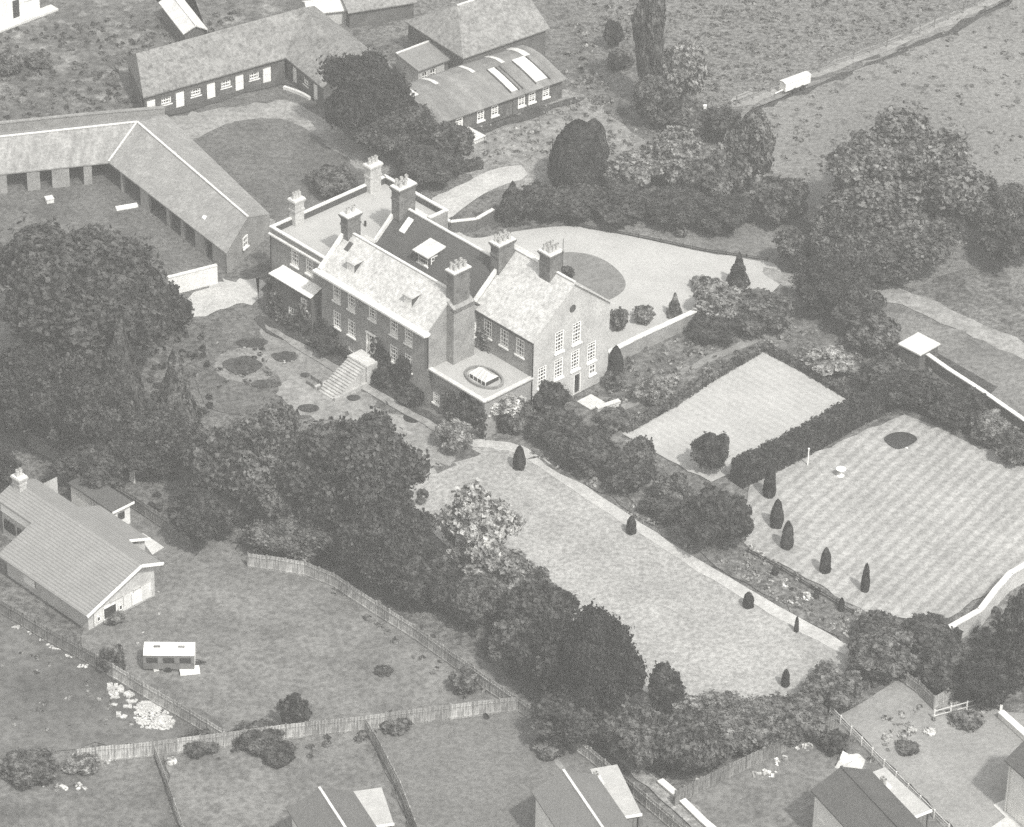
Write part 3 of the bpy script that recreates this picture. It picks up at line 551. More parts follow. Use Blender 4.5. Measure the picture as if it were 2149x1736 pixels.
# lean-to office
F3 = Frame((880.8,145), (957,116), 2.8)
LO = gabled('workshop_office', 'small office with plain pale sheet roof and white windowed front', 'outbuilding', F3, 0, 5.4, 4.3, 2.7, 3.25, M['brick_buff_lit'], mat('felt_roof', .2, .08, .7, fine=(4, .12), obj=True), rid=3.9, ops=[(1.0,.7,.9,1.3),(2.2,.7,.9,1.3),(4.3,.02,.9,2.1)])
for u in (1.0, 2.2): window(LO, (u,.35,.7), math.pi, .9, 1.3, 2, 2)
door(LO, (4.3,.35,0), math.pi, .9, 2.1, 'wood_grey')
F4 = Frame((974.6,120), (1134,64.5), 4)
BN = gabled('great_barn', 'big barn with steep mottled tile roof and hipped near end', 'barn', F4, 0, 12, 10.8, 4, 7.4, M['brick_dark'], mat('barn_tiles', .22, .16, .4, fine=(2.2, .3), obj=True, courses=('Z', 4, .12)), hip0=3.0)
# ------------------------------------------------------------------ bungalow
F5 = Frame((182,1287), (34,1185), 2.6)
BG = empty('bungalow', 'brick bungalow with wide low tiled roof and white gable boarding', 'bungalow', F5.loc(), F5.a)
# local: u to the back, v negative to the right
mb = MB()
mb.slab([(-.3,.25,2.5),(-.3,-6.3,5.05),(12.9,-6.3,5.05),(12.9,.25,2.5)][::-1],.16)
mb.slab([(12.9,-6.3,5.05),(18.4,-6.3,5.05),(18.4,-3.9,4.1),(12.9,-3.9,4.1)],.16)
mb.slab([(-.3,-6.3,5.05),(-.3,-8.8,4.1),(18.4,-8.8,4.1),(18.4,-6.3,5.05)][::-1],.16)
mb.slab([(4.7,-8.8,4.05),(4.7,-11.3,3.1),(12,-11.3,3.1),(12,-8.8,4.05)][::-1],.14)
mb.build('roof', M['tile_bung'], BG)
mb = MB(); wall(mb, (.5,-8.4), (.5,-.5), 0, 2.5, [(4.6,.9,1.5,1.2),(2.2,.9,.9,1.2)]); mb.poly([(.5,-8.4,0+2.5),(.5,-.5,2.5),(.5,-6.3,4.85),(.5,-8.4,4.0)][::1])
wall(mb, (.5,-.5), (12.5,-.5), 0, 2.45, []) ; wall(mb, (12.5,-.5), (12.5,-4.3), 0, 2.5); wall(mb, (12.5,-4.3), (18,-4.3), 0, 4.0); wall(mb, (18,-4.3), (18,-11), 0, 3.5)
wall(mb, (18,-8.5), (12,-8.5), 0, 3.9); wall(mb, (12,-11), (5,-11), 0, 3.0); wall(mb, (5,-11), (5,-8.5), 0, 3.0); wall(mb, (5,-8.5), (.5,-8.4), 0, 3.9)
mb.build('wall', M['brick_buff_lit'], BG)
mb = MB(); mb.beam((-.36,.25,2.46),(-.36,-6.3,4.98),.1,.3); mb.beam((-.36,-6.3,4.98),(-.36,-8.85,4.02),.1,.3); mb.beam((4.6,-8.9,3.98),(4.6,-11.35,3.02),.1,.26); mb.build('bargeboard', M['white'], BG)
mb = MB(); mb.box(.38,-7.9,.35,.46,-1.1,1.95); o = mb.build('cladding', M['wood_white'], BG)
def gwin(par, y, z, wd, ht, dark=True):
    mb = MB(); mb.box(.30,y-wd/2,z,.36,y+wd/2,z+ht); o_ = mb.build('window', M['glass'], par)
    mb = MB()
    for a in (y-wd/2, y+wd/2): mb.box(.27,a-.05,z-.05,.37,a+.05,z+ht+.05)
    for a in (z, z+ht): mb.box(.27,y-wd/2,a-.05,.37,y+wd/2,a+.05)
    mb.build('window_frame', M['white'], o_)
gwin(o, -2.9, .55, 1.5, 1.25); gwin(o, -1.55, .75, .35, .5); gwin(o, -4.15, .75, .35, .5)
mb = MB(); mb.box(.28,-6.7,.5,.36,-5.5,1.8); mb.build('curtained_window', M['blind'], o)
mb = MB(); mb.box(12.4,-4.25,2.9,17.9,-4.1,3.95); mb.build('fascia_board', M['white'], BG)
mb = MB(); mb.box(13.2,-4.22,.05,15.6,-4.15,2.1); mb.box(16.0,-4.22,.9,17.6,-4.15,2.1); mb.build('porch_opening', M['void'], BG)
mb = MB(); mb.box(8.2,-.42,.75,9.8,-.36,1.9); mb.build('side_window', M['blind'], BG)
stack(BG, 17.2, -6.0, 1.0, .8, 4.6, 6.4, 2, 'brick_buff_lit')
F5b = (11.0, -12.2)
AX = MB(); AX.slab([(10.8,-11.9,2.6),(10.8,-14.4,2.6),(17.6,-14.4,2.6),(17.6,-11.9,2.6)][::-1],.15); AX.build('annexe_roof', M['roof_dark'], BG)
mb = MB(); wall(mb, (11.1,-14.2), (11.1,-12.1), 0, 2.45); wall(mb, (11.1,-12.1), (17.4,-12.1), 0, 2.45); wall(mb, (17.4,-14.2), (11.1,-14.2), 0, 2.45); mb.build('annexe_wall', M['render'], BG)
mb = MB(); mb.beam((10.74,-11.8,2.55),(10.74,-14.5,2.55),.1,.22); mb.build('annexe_fascia', M['white'], BG)
mb = MB(); mb.box(11.03,-13.5,1.1,11.08,-12.7,1.9); mb.build('annexe_window', M['glass'], BG)
sheet('bungalow_patio', [(288,1125),(300,1122),(345,1152),(320,1168)], Z[6], M['concrete'], curve=False)
# ------------------------------------------------------------------ estate houses and garages along the bottom
def flatgar(name, label, p0, p1, dep_, h, m='flat'):
    F = Frame(p0, p1, h); g = empty(name, label, 'garage', F.loc(), F.a, 'flat-roofed garages of the estate houses')
    w_ = F.L; mb = MB(); wall(mb, (.1,.1), (w_-.1,.1), 0, h-.1, [(w_/2,.02,w_*.75,2.0)]); wall(mb, (w_-.1,.1), (w_-.1,dep_), 0, h-.1); wall(mb, (w_-.1,dep_), (.1,dep_), 0, h-.1); wall(mb, (.1,dep_), (.1,.1), 0, h-.1); mb.build('wall', M['brick_dark'], g)
    mb = MB(); mb.box(0,0,h-.1,w_,dep_+.1,h+.08); mb.build('roof', mat('felt_flat_roof', .42, .08, .6, fine=(3, .08), obj=True), g)
    mb = MB(); mb.beam((-.05,-.06,h),(w_+.05,-.06,h),.1,.24); mb.build('fascia', M['white'], g)
    mb = MB(); mb.box(w_/2-w_*.37,.12,.03,w_/2+w_*.37,.17,1.98); mb.build('garage_door', M['wood_grey'], g)
    return g, F
gar1, Fg1 = flatgar('garage', 'pale flat-roofed garage at the bottom edge below the thin white fence', (748,1740), (826,1729), 4.8, 2.4)
gar2, Fg2 = flatgar('garage', 'pale flat-roofed garage with ragged rear part beside the boundary fence', (1288,1719), (1346,1709), 6.8, 2.4)
gar3, Fg3 = flatgar('garage', 'long pale flat-roofed garage next to the dark roof at lower right', (1904,1721), (1954,1701), 6.6, 2.4)
def low_stack(par, F, px, py, h):
    u, v = F.uv(px, py, h+1.1); stack(par, u, v, .85, .75, h-.1, h+1.2, 2, 'render')
low_stack(gar1, Fg1, 746, 1698, 2.4); low_stack(gar2, Fg2, 1250, 1637, 2.4); low_stack(gar3, Fg3, 1853, 1648, 2.4)
F6 = Frame((1706,1659), (1777,1736), 5)
HR = gabled('estate_house', 'two-storey house with dark tiled roof and white side wall at lower right', 'house', F6, 0, 9, 5.6, 5, 6.5, M['render'], M['roof_dark'], rid=2.8, ov=.15, group='estate houses along the bottom edge')
window(HR, (1.3,.3,2.6), math.pi, .9, 1.0, 2, 2); window(HR, (4.0,.3,3.0), math.pi, 1.4, 1.0, 3, 2)
F7 = Frame((1119.3,1661.6), (1160.6,1723.5), 5)
HM = gabled('estate_house', 'two-storey house with grey roof and tapering white side wall left of its garage', 'house', F7, 0, 8, 5.6, 5, 6.4, M['render'], mat('grey_roof_tiles', .15, .06, .6, fine=(5, .14), obj=True), rid=2.8, ov=.15, group='estate houses along the bottom edge')
window(HM, (2.4,.3,2.9), math.pi, 1.2, 1.0, 3, 2)
F8 = Frame((607,1700), (640,1752), 5)
HL = gabled('estate_house', 'dark-roofed house mostly below the bottom edge left of the white vent garage', 'house', F8, 0, 8, 5.6, 5, 6.4, M['render'], mat('grey_roof_tiles_b', .12, .06, .6, fine=(5, .14), obj=True), rid=2.8, ov=.15, group='estate houses along the bottom edge')
F9 = Frame((2114,1597), (2149,1628), 5.6)
HE = gabled('corner_house', 'white rendered house with dark roof cut off by the right edge', 'house', F9, 0, 9, 7, 5.6, 8.2, M['render'], M['roof_dark'], ov=.2)
mb = MB(); mb.tube((.3,.12,5.5),(.3,.12,.1),.07,.07); mb.build('drainpipe', M['stone'], HE)
for u, z in ((3.0,1.2),(5.0,1.2),(3.5,3.6)): window(HE, (u,.3,z), math.pi, 1.3, 1.3, 3, 1)
# top-left white building, sheds at the top
F10 = Frame((0,64), (105,24), 0)
TL = empty('white_cottage', 'white-walled building with dark door cut off by the top left corner', 'cottage', F10.loc(), F10.a)
mb = MB(); wall(mb, (-3,1.0), (6.6,1.0), 0, 5); wall(mb, (6.6,1.0), (6.6,7), 0, 5); wall(mb, (-3,7), (-3,1.0), 0, 5); wall(mb, (6.6,7), (-3,7), 0, 5); mb.build('wall', M['render'], TL)
mb = MB(); mb.box(2.7,.92,.3,3.6,.99,2.5); mb.build('door', M['iron'], TL)
window(TL, (5.1,.97,2.1), math.pi, 1.2, 1.1, 3, 1)
mb = MB(); mb.slab([(-3.4,.7,5),(6.9,.7,5),(6.9,4.2,7),(-3.4,4.2,7)],.15); mb.slab([(6.9,7.4,5),(-3.4,7.4,5),(-3.4,4.2,7),(6.9,4.2,7)],.15); mb.build('roof', M['slate_mid'], TL)
mb = MB(); mb.box(-3.4,-.5,0,8.2,.98,.25); mb.build('terrace_kerb', M['concrete'], TL)
F11 = Frame((650,28), (730,20), 2)
SH = gabled('shed', 'low shed with bright white roof at the top edge beyond the stable', 'shed', F11, 0, 5, 3, 2, 2.7, M['brick_buff_lit'], M['sheet'])
F12 = Frame((735,30), (760,26), 2); gabled('lean_shed', 'dark open-sided shed at the top edge with pale end', 'shed', F12, 0, 8, 4, 2.3, 3.1, M['brick_dark'], M['slate_mid'])
F13 = Frame((378,52), (402,58), 2.2)
TS = gabled('long_shed', 'narrow shed with pale sloping roof behind the stable at the top', 'shed', Frame((432,60), (378,-8), 2.2), 0, 8, 2.6, 2.2, 3.0, M['brick_dark'], mat('pale_sheet_roof', .6, .1, .8, fine=(4, .1), obj=True))
# flat roofed pump house on the right and white slab by workshop
F14 = Frame((1885,722), (1943,743), 2.0)
PH = empty('pump_house', 'small brick outhouse with bright white square flat roof by the lane', 'outhouse', (*G(1929,722,2)[:2], 0), math.radians(-45))
mb = MB(); mb.box(-1.35,-1.45,0,1.35,1.45,1.9); mb.build('wall', M['brick_dark'], PH); mb = MB(); mb.box(-1.5,-1.6,1.9,1.5,1.6,2.05); mb.build('roof', M['sheet'], PH)
mb = MB(); mb.box(-1.3,-1.3,0,1.3,1.3,.55); mb.box(-1.45,-1.45,.55,1.45,1.45,.65)
o = mb.build('white_cover', M['sheet']); o.location = [float(c) for c in G(981,286,.5)[:2]]+[0]; o.rotation_euler.z = math.radians(-45); tag(o, 'square white cover lying on a low box below the workshop windows', 'cover')
# long roof at right edge (farm building foreground lane)
# ------------------------------------------------------------------ walls
def freewall(name, label, pts, h, t, m, cap=True, capm='stone', cat='wall', ph_=None, cw=.15):
    """pts: picture points of the wall's top edge"""
    W_ = [G(x, y, h) for x, y in pts]; o0 = W_[0]; mb = MB(); cb = MB()
    for a, b in zip(W_, W_[1:]):
        mb.beam((a[0]-o0[0],a[1]-o0[1],h/2),(b[0]-o0[0],b[1]-o0[1],h/2),t,h)
        cb.beam((a[0]-o0[0],a[1]-o0[1],h+.06),(b[0]-o0[0],b[1]-o0[1],h+.06),t+cw,.12)
    r = empty(name, label, cat, (o0[0],o0[1],0)); mb.build('wall_face', M[m], r)
    if cap: cb.build('coping', M[capm], r)
    return r
freewall('garden_wall', 'pale-topped brick garden wall running from the gable to the shrubs', [(1275,741),(1340,708),(1405,678),(1466,650)], 1.8, .35, 'brick', cw=.25)
freewall('boundary_wall', 'long wall with bright coping along the lane at the right edge', [(1946,744),(1990,775),(2060,820),(2165,893)], 1.5, .3, 'brick_dark', cw=.2)
freewall('screen_wall', 'curving pale stone wall with bright coping right of the mown lawn', [(1985,1322),(2024,1300),(2057,1281),(2088,1240),(2120,1204),(2165,1178)], 2.0, .3, 'brick_buff_lit', cw=.3)
freewall('yard_wall', 'short white rendered wall between the cart shed and the dark trees', [(352,583),(396,572),(455,557)], 2.2, .25, 'render')
freewall('court_wall', 'low brick wall from the house corner along the courtyard path', [(398,315),(440,350),(500,400),(560,452)], .8, .25, 'brick')
freewall('stone_wall', 'weathered wall running left from the stable corner behind the cart shed', [(345,226),(180,240),(-30,262)], 1.5, .35, 'brick', capm='brick')
freewall('porch_wall', 'small dark wall enclosing the back door by the climber', [(905,443),(945,466),(1000,460),(1035,440)], 1.4, .25, 'brick_dark')
freewall('bright_wall', 'thick white-topped wall running off the lower right edge', [(2100,1494),(2149,1538),(2180,1566)], .7, .5, 'render', capm='white')
freewall('rockery_wall', 'white painted low wall beside the lawn shrubs below the gable', [(1413,660+0),(1414,661)], .2, .1, 'render') if False else None
freewall('terrace_wall', 'pale low wall of the small sunken terrace below the gable', [(1252,866-9),(1300,843-2)], .8, .4, 'concrete', capm='concrete')
freewall('path_edging_wall', 'bright concrete path edging at the bottom between hedge and garden', [(1385,1638),(1420,1668),(1475,1722),(1520,1760)], .35, .5, 'concrete', capm='white')
mb = MB(); mb.box(-1.0,-1.0,0,1.0,1.0,.12); o = mb.build('paving_slab', M['concrete']); o.location = [float(c) for c in G(1240,846)[:2]]+[.05]; o.rotation_euler.z = HA; tag(o, 'square pale paved terrace below the garden door', 'paving')
# ------------------------------------------------------------------ fences
def panel_mesh(L, h, nb, seed):
    r = random.Random(seed); mb = MB()
    for i in range(nb):
        x = L*i/nb; hh = h-r.uniform(0, .03); d = .015 if i % 2 else -.005
        mb.box(x+.006,d-.014,.05,x+L/nb+.01,d+.014,hh)
    for z in (.35, h-.35): mb.box(0,-.07,z-.04,L,-.02,z+.04)
    return mb
PCACHE = {}
def fence(label, pts, h=1.8, m='wood_panel', gap=1.83, name='panel_fence', group=None, missing=()):
    W_ = [G(x, y, h) for x, y in pts]; o0 = W_[0]; r = empty(name, label, 'fence', (o0[0],o0[1],0), 0, group); k = 0
    for a, b in zip(W_, W_[1:]):
        d = (b-a)[:2]; L = float(np.hypot(*d)); n = max(1, round(L/gap)); pl = L/n; an = math.atan2(d[1], d[0])
        for i in range(n):
            p = a[:2]+d*i/n-o0[:2]; k += 1
            mb = MB(); mb.box(-.06,-.06,0,.06,.06,h+.08); ob('post', PCACHE.setdefault(('post', h, m), mb.mesh('post', M[m])), r, (p[0],p[1],0), an)
            if k in missing: continue
            key = (round(pl, 2), h, m, k % 3)
            if key not in PCACHE: PCACHE[key] = panel_mesh(pl-.1, h, 12, k).mesh('panel', M[m])
            q = ob('panel', PCACHE[key], r, (p[0]+.05*math.cos(an),p[1]+.05*math.sin(an),random.Random(k).uniform(-.04,.03)), an)
    p = W_[-1][:2]-o0[:2]; ob('post', PCACHE[('post', h, m)], r, (p[0],p[1],0), an)
    return r
fence('dark close-boarded fence between the bungalow and the rough plot', [(0,1258),(100,1318),(200,1372)], m='wood_grey')
fence('close-boarded fence from the caravan down to the fence corner', [(205,1375),(300,1432),(400,1490),(470,1532)])
fence('panel fence across the bottom from rough plot to garden corner', [(160,1572),(320,1556),(470,1537),(600,1520),(765,1502)])
fence('bright panel fence with tall posts ending at the boundary corner', [(765,1502),(900,1484),(1085,1462)])
fence('boundary panel fence half hidden under the big trees', [(520,1160),(640,1178),(700,1203),(790,1262),(870,1312),(960,1376),(1030,1425),(1083,1461)])
fence('boundary panel fence beside the flat garage at the bottom', [(1085,1462),(1160,1513),(1240,1570),(1330,1645),(1440,1736),(1470,1762)], h=1.7)
fence('thin pale fence splitting the two lower left gardens', [(322,1560),(345,1620),(385,1736)], h=1.2)
fence('pale fence between the middle gardens running to the bottom edge', [(765,1503),(800,1563),(840,1640),(880,1745)], h=1.5)
fence('dark slatted fence under the hedge trees at lower right', [(1418,1660),(1530,1603),(1640,1552),(1755,1500)], m='wood_grey')
fence('sagging pale fence panels by the dark bushes at right', [(1905,1412),(1930,1430),(1962,1462),(1990,1444),(2002,1436)], h=1.6)
fence('long dark lane fence behind the bungalow trees', [(60,905),(150,960),(280,1040),(400,1120)], m='wood_grey')
def rail(label, pts, h, gap, rails, m, name='rail_fence', r_=.05):
    W_ = [G(x, y, 0) for x, y in pts]; o0 = W_[0]; r = empty(name, label, 'fence', (o0[0],o0[1],0)); PM = MB(); PM.box(-r_*1.3,-r_*1.3,0,r_*1.3,r_*1.3,h+.1); pm = PM.mesh('post', M[m])
    rb = MB()
    for a, b in zip(W_, W_[1:]):
        d = (b-a)[:2]; n = max(1, round(float(np.hypot(*d))/gap))
        for i in range(n): p = a[:2]+d*i/n-o0[:2]; ob('post', pm, r, (p[0],p[1],0))
        for z in rails: rb.beam((a[0]-o0[0],a[1]-o0[1],z),(b[0]-o0[0],b[1]-o0[1],z),r_,r_*1.6)
    p = W_[-1][:2]-o0[:2]; ob('post', pm, r, (p[0],p[1],0)); rb.build('rail', M[m], r); return r
rail('post and rail fence along the field track at upper right', [(1545,222),(1720,152),(1930,72),(2110,-15)], 1.2, 2.6, (.55,1.1), 'wood_grey')
rail('white rail fence running down between the lower right gardens', [(1742,1500),(1830,1590),(1930,1690),(1990,1750)], 1.0, 1.8, (.35,.65,.95), 'stone')
rail('thin trellis rail at the right bottom garden', [(1960,1512),(2096,1475)], 1.1, 1.5, (.5,1.05), 'stone')
rail('thin iron estate fence edging the forecourt gravel', [(1225,479),(1340,500),(1480,530),(1610,549)], .45, 2.5, (.2,.4), 'iron')
rail('low rope rail between the mown lawn and flower border', [(1570,1162),(1640,1200),(1720,1250),(1790,1292)], .6, 2.0, (.3,.55), 'iron')
# ------------------------------------------------------------------ foliage
def leaves_mesh(name, pts, nrm, size, rng, m, cores=None, jitter=.9):
    n = len(pts); d = nrm+rng.normal(0, jitter, (n, 3)); d /= np.linalg.norm(d, axis=1)[:, None]
    r = rng.normal(0, 1, (n, 3)); a = np.cross(d, r); a /= np.linalg.norm(a, axis=1)[:, None]; b = np.cross(d, a)
    s = (size*rng.uniform(.6, 1.35, n))[:, None]*.5
    V = np.stack([pts-a*s-b*s*.6, pts+a*s*.9-b*s*.7+d*s*.15, pts+a*s+b*s*.75, pts-a*s*.8+b*s*.8-d*s*.15], 1).reshape(-1, 3)
    F = np.arange(4*n).reshape(n, 4); me = bpy.data.meshes.new(name)
    if cores is not None:
        cv, cf = cores; nv = len(V); V = np.vstack([V, cv]); loops = np.concatenate([F.ravel(), (cf+nv).ravel()]); st = np.concatenate([np.arange(n)*4, 4*n+np.arange(len(cf))*3]); tot = n+len(cf)
    else: loops = F.ravel(); st = np.arange(n)*4; tot = n
    me.vertices.add(len(V)); me.vertices.foreach_set('co', V.ravel().astype(np.float32)); me.loops.add(len(loops)); me.loops.foreach_set('vertex_index', loops.astype(np.int32))
    me.polygons.add(tot); me.polygons.foreach_set('loop_start', st.astype(np.int32)); me.update(calc_edges=True); me.validate(); me.materials.append(m); return me
def ico(sub=1):
    import bmesh
    bm = bmesh.new(); bmesh.ops.create_icosphere(bm, subdivisions=sub, radius=1); v = np.array([x.co[:] for x in bm.verts]); f = np.array([[q.index for q in p.verts] for p in bm.faces]); bm.free(); return v, f
IV, IF = ico(2)
def sph(rng, n): p = rng.normal(0, 1, (n, 3)); return p/np.linalg.norm(p, axis=1)[:, None]
def crown(kind, seed, n, size, m):
    """unit crown: radius 1 in plan, z from -1 to 1"""
    rng = np.random.default_rng(seed)
    if kind == 'cone':     # layered conifer
        z = 1-2*rng.random(n)**.65*1.0; t = (1-z)/2; tier = .78+.22*np.abs(np.sin(t*9+seed)); ang = rng.uniform(0, 2*math.pi, n)
        lob = 1+.16*np.sin(ang*5+seed+t*7)+.1*np.sin(ang*9-t*5); r = (t**.85)*tier*lob*np.sqrt(rng.uniform(.55, 1, n))
        P_ = np.stack([np.cos(ang)*r, np.sin(ang)*r, z], 1); Nn = np.stack([np.cos(ang), np.sin(ang), np.full(n, .5)], 1)
        cv = IV.copy(); tt = (1-cv[:, 2])/2; rr = np.maximum(np.hypot(cv[:, 0], cv[:, 1]), 1e-6); f = (tt**.85)*.72/rr; cv[:, 0] *= np.where(rr > .01, f, 0); cv[:, 1] *= np.where(rr > .01, f, 0); cv[:, 2] = cv[:, 2]*.95-.04
        return leaves_mesh('crown', P_, Nn, size, rng, m, (cv, IF), .5)
    if kind in ('column', 'clip'):
        z = rng.uniform(-1, 1, n); ang = rng.uniform(0, 2*math.pi, n); t = (z+1)/2
        pr = np.where(t < .25, .8+.2*t/.25, 1)*(1-np.clip((t-.25)/.75, 0, 1)**2.2)**.6 if kind == 'column' else (1-np.abs(z)**5)**.5
        r = pr*(.9+.08*np.sin(ang*4+z*5+seed)+rng.normal(0, .035, n)); P_ = np.stack([np.cos(ang)*r, np.sin(ang)*r, z], 1); Nn = np.stack([np.cos(ang), np.sin(ang), .3+z*.6], 1)
        cv = IV.copy(); tt = (cv[:, 2]+1)/2; rr = np.maximum(np.hypot(cv[:, 0], cv[:, 1]), 1e-6)
        pc = np.where(tt < .25, .8+.2*tt/.25, 1)*(1-np.clip((tt-.25)/.75, 0, 1)**2.2)**.6 if kind == 'column' else (1-np.abs(cv[:, 2])**5)**.5
        cv[:, 0] *= np.where(rr > .01, pc*.85/rr, 0); cv[:, 1] *= np.where(rr > .01, pc*.85/rr, 0); cv[:, 2] *= .96
        return leaves_mesh('crown', P_, Nn, size, rng, m, (cv, IF), .45)
    # round: many lobes over an ellipsoid
    nl = 62 if kind == 'round' else 30; c = []; R_ = []
    for i in range(nl):
        d = sph(rng, 1)[0]; d[2] = d[2]*.9+.12; rr = rng.uniform(.35, .84); r = rng.uniform(.13, .32) if kind == 'round' else rng.uniform(.2, .38)
        if kind == 'tall': rr *= .8
        c.append(d*rr*(1.0)); R_.append(r)
    c = np.array(c); R_ = np.array(R_); c[0] = (0, 0, .1); R_[0] = .5
    w_ = R_**2/np.sum(R_**2); idx = rng.choice(nl, int(n*1.7), p=w_); d = sph(rng, len(idx)); rad = R_[idx]*np.clip(rng.normal(.97, .12, len(idx)), .7, 1.45)
    P_ = c[idx]+d*rad[:, None]; dist = np.linalg.norm(P_[:, None, :]-c[None], axis=2)/R_[None]; dist[np.arange(len(idx)), idx] = 9
    keep = dist.min(1) > .82; P_ = P_[keep][:n]; d = d[keep][:n]
    cores = np.vstack([IV*(R_[i]*.62)+c[i] for i in range(nl)]); cf = np.vstack([IF+len(IV)*i for i in range(nl)])
    k = len(P_); P_ = P_*np.where(rng.random(k) < .1, rng.uniform(1.0, 1.16, k), 1)[:, None]+rng.normal(0, .02, (k, 3)); return leaves_mesh('crown', P_, d, size, rng, m, (cores, cf), .7)
CR = {}
def get_crown(kind, a, tone, var):
    cls = 2 if a > 3.6 else (1 if a > 1.6 else 0); key = (kind, cls, tone, var % 3)
    if key not in CR:
        n = (2600, 9000, 38000)[cls]; size = (.24, .13, .06)[cls]
        if kind in ('column', 'clip', 'cone'): n = int(n*.8); size *= .75
        CR[key] = crown(kind, 17*len(CR)+3+var, n, size, M[tone])
    return CR[key]
def trunk_mesh(seed, H_, r, sp):
    rn = random.Random(seed); mb = MB(); pts = [(0,0,-.1)]
    for i in range(1, 4): pts.append((rn.gauss(0,.05)*H_*.3, rn.gauss(0,.05)*H_*.3, H_*i/3))
    for i, (a, b) in enumerate(zip(pts, pts[1:])): mb.tube(a, b, r*(1-.22*i), r*(1-.22*(i+1)), 8, cap=False)
    for i in range(6):
        an = i*1.05+rn.random(); z0 = H_*rn.uniform(.5,.95); mb.tube((0,0,z0),(math.cos(an)*sp*.6,math.sin(an)*sp*.6,z0+sp*rn.uniform(.3,.7)),r*.4,r*.12,6)
    return mb.mesh('trunk', M['bark'])
VAR = [0]
def tree(label, cx, cy, rx, ry, kind='round', tone='leaf', hb=None, name='tree', cat='tree', group=None, h=None):
    """crown outline in the photograph: centre (cx,cy), half sizes rx, ry; hb = clear height below the crown"""
    VAR[0] += 1; v = VAR[0]; s_ = PF/depth(G(cx, cy, 3)); a = rx/s_; sp, cp = math.sin(PITCH), math.cos(PITCH)
    t = (ry/s_)**2-(a*sp)**2; b = math.sqrt(max(t, (a*.35)**2))/cp; b = min(b, a*4.5)
    if hb is None: hb = min(2.2, .25*b) if cat == 'tree' else 0.0
    if cat != 'tree' and not hb: hb = -.12*b
    hc = hb+b; p = G(cx, cy, hc); r = empty(name, label, cat, (p[0],p[1],0), random.Random(v).uniform(0, 6.28), group)
    k = ob('crown' if cat == 'tree' else 'foliage', get_crown(kind, a, tone, v), r, (0,0,hc)); k.scale = (a*1.04, a*1.04, b*1.03)
    if cat == 'tree': ob('trunk', trunk_mesh(v, hb+b*.8, max(.12, .055*a+.05), a*.8), r)
    return r
T = tree
# --- left dark mass
T('huge dark round tree filling the left edge below the cart shed', 165,640,190,160,'round','leaf_dark')
T('dark broad tree at the left edge above the bungalow', 40,820,110,110,'round','leaf_dark')
T('dark tall tree between the huge tree and the two pale-tipped firs', 165,860,95,110,'round','leaf_dark')
T('taller of two firs with grey-green tips on the left', 255,770,52,108,'cone','leaf')
T('shorter pointed fir beside the parterre on the left', 368,815,52,85,'cone','leaf')
T('dark shrubby tree under the white yard wall', 345,650,55,50,'round','leaf_dark')
T('dark tree below the shorter fir', 330,930,85,75,'round','leaf_dark')
T('dark tree above the bungalow annexe', 190,980,70,55,'round','leaf_dark',hb=.6)
T('dark small tree at the left edge beside the bungalow chimney', 12,985,36,45,'round','leaf_dark')
T('mid-dark tree left of the big central group', 455,985,75,85,'round','leaf')
T('dark tree low at the left of the central group', 430,1085,70,60,'round','leaf_dark',hb=.8)
# --- central mass
T('big grey-leaved tree in the centre group left side', 575,985,120,120,'round','leaf')
T('largest dark tree in front of the terrace', 750,1010,135,135,'round','leaf_dark')
T('dark tree in front of the largest one above the fence', 640,1095,110,65,'round','leaf')
T('dark rounded tree at the right of the centre group', 820,1140,95,100,'round','leaf_dark')
T('dark tree overhanging the fence corner', 760,1150,75,58,'round','leaf_dark',hb=1)
T('dark tree in the narrow gap over the narrow strip', 890,1215,70,60,'round','leaf_dark')
T('bright silvery tree on the lawn edge', 1010,1115,78,85,'round','leaf_pale',hb=1)
T('smaller silvery tree below the bright one', 1035,1195,65,50,'round','leaf_light',hb=.4)
T('grey-green tree between silvery tree and dark yew', 1095,1240,75,62,'round','leaf_mid')
T('dark tree under the silvery pair', 1000,1262,62,55,'round','leaf')
T('dark tree right of the silvery pair', 1130,1290,75,75,'round','leaf_dark')
T('broad tree behind the boundary fence corner', 1095,1350,70,62,'round','leaf')
T('biggest black tree with ragged edge at the lower centre', 1255,1400,92,118,'round','leaf_yew',hb=.5)
T('dark tree left of the biggest black one', 1165,1385,70,90,'round','leaf_dark',hb=.5)
T('pointed dark tree standing against the lawn foot', 1398,1450,42,58,'tall','leaf_dark',hb=.3)
T('dark tree behind the boundary fence at the bottom', 1195,1500,80,60,'round','leaf_dark',hb=.5)
T('bushy tree with pale leaf tips at the lower lawn end', 1345,1545,75,62,'round','leaf')
T('dark bushy tree right of the pale-tipped one', 1450,1560,80,68,'round','leaf')
T('spreading grey bush tree at the foot of the lawn', 1560,1520,95,55,'round','leaf_mid',hb=.3)
T('wide low tree above the slatted fence', 1480,1500,80,40,'round','leaf_mid',hb=.3)
T('dark tree in the hedge corner above the white rail', 1660,1510,75,45,'round','leaf',hb=.3)
T('grey tree below the small lone yew', 1745,1440,70,45,'round','leaf_mid',hb=.3)
T('round tree with pale rim where the long path ends', 1850,1372,75,52,'round','leaf')
T('dark tree behind the path end', 1845,1318,45,35,'round','leaf',hb=.2)
T('dark mass tree left of the curving wall', 1955,1340,70,45,'round','leaf_dark',hb=.2)
T('dark tree outside the curving wall', 2140,1320,42,72,'round','leaf_dark')
T('dark tree above the sagging fence panels', 1985,1400,75,50,'round','leaf_dark',hb=.3)
T('black rounded tree at right above the white post', 2065,1425,65,55,'round','leaf_yew',hb=.3)
T('dark tree at the right edge beside the black one', 2135,1400,45,60,'round','leaf_dark',hb=.3)
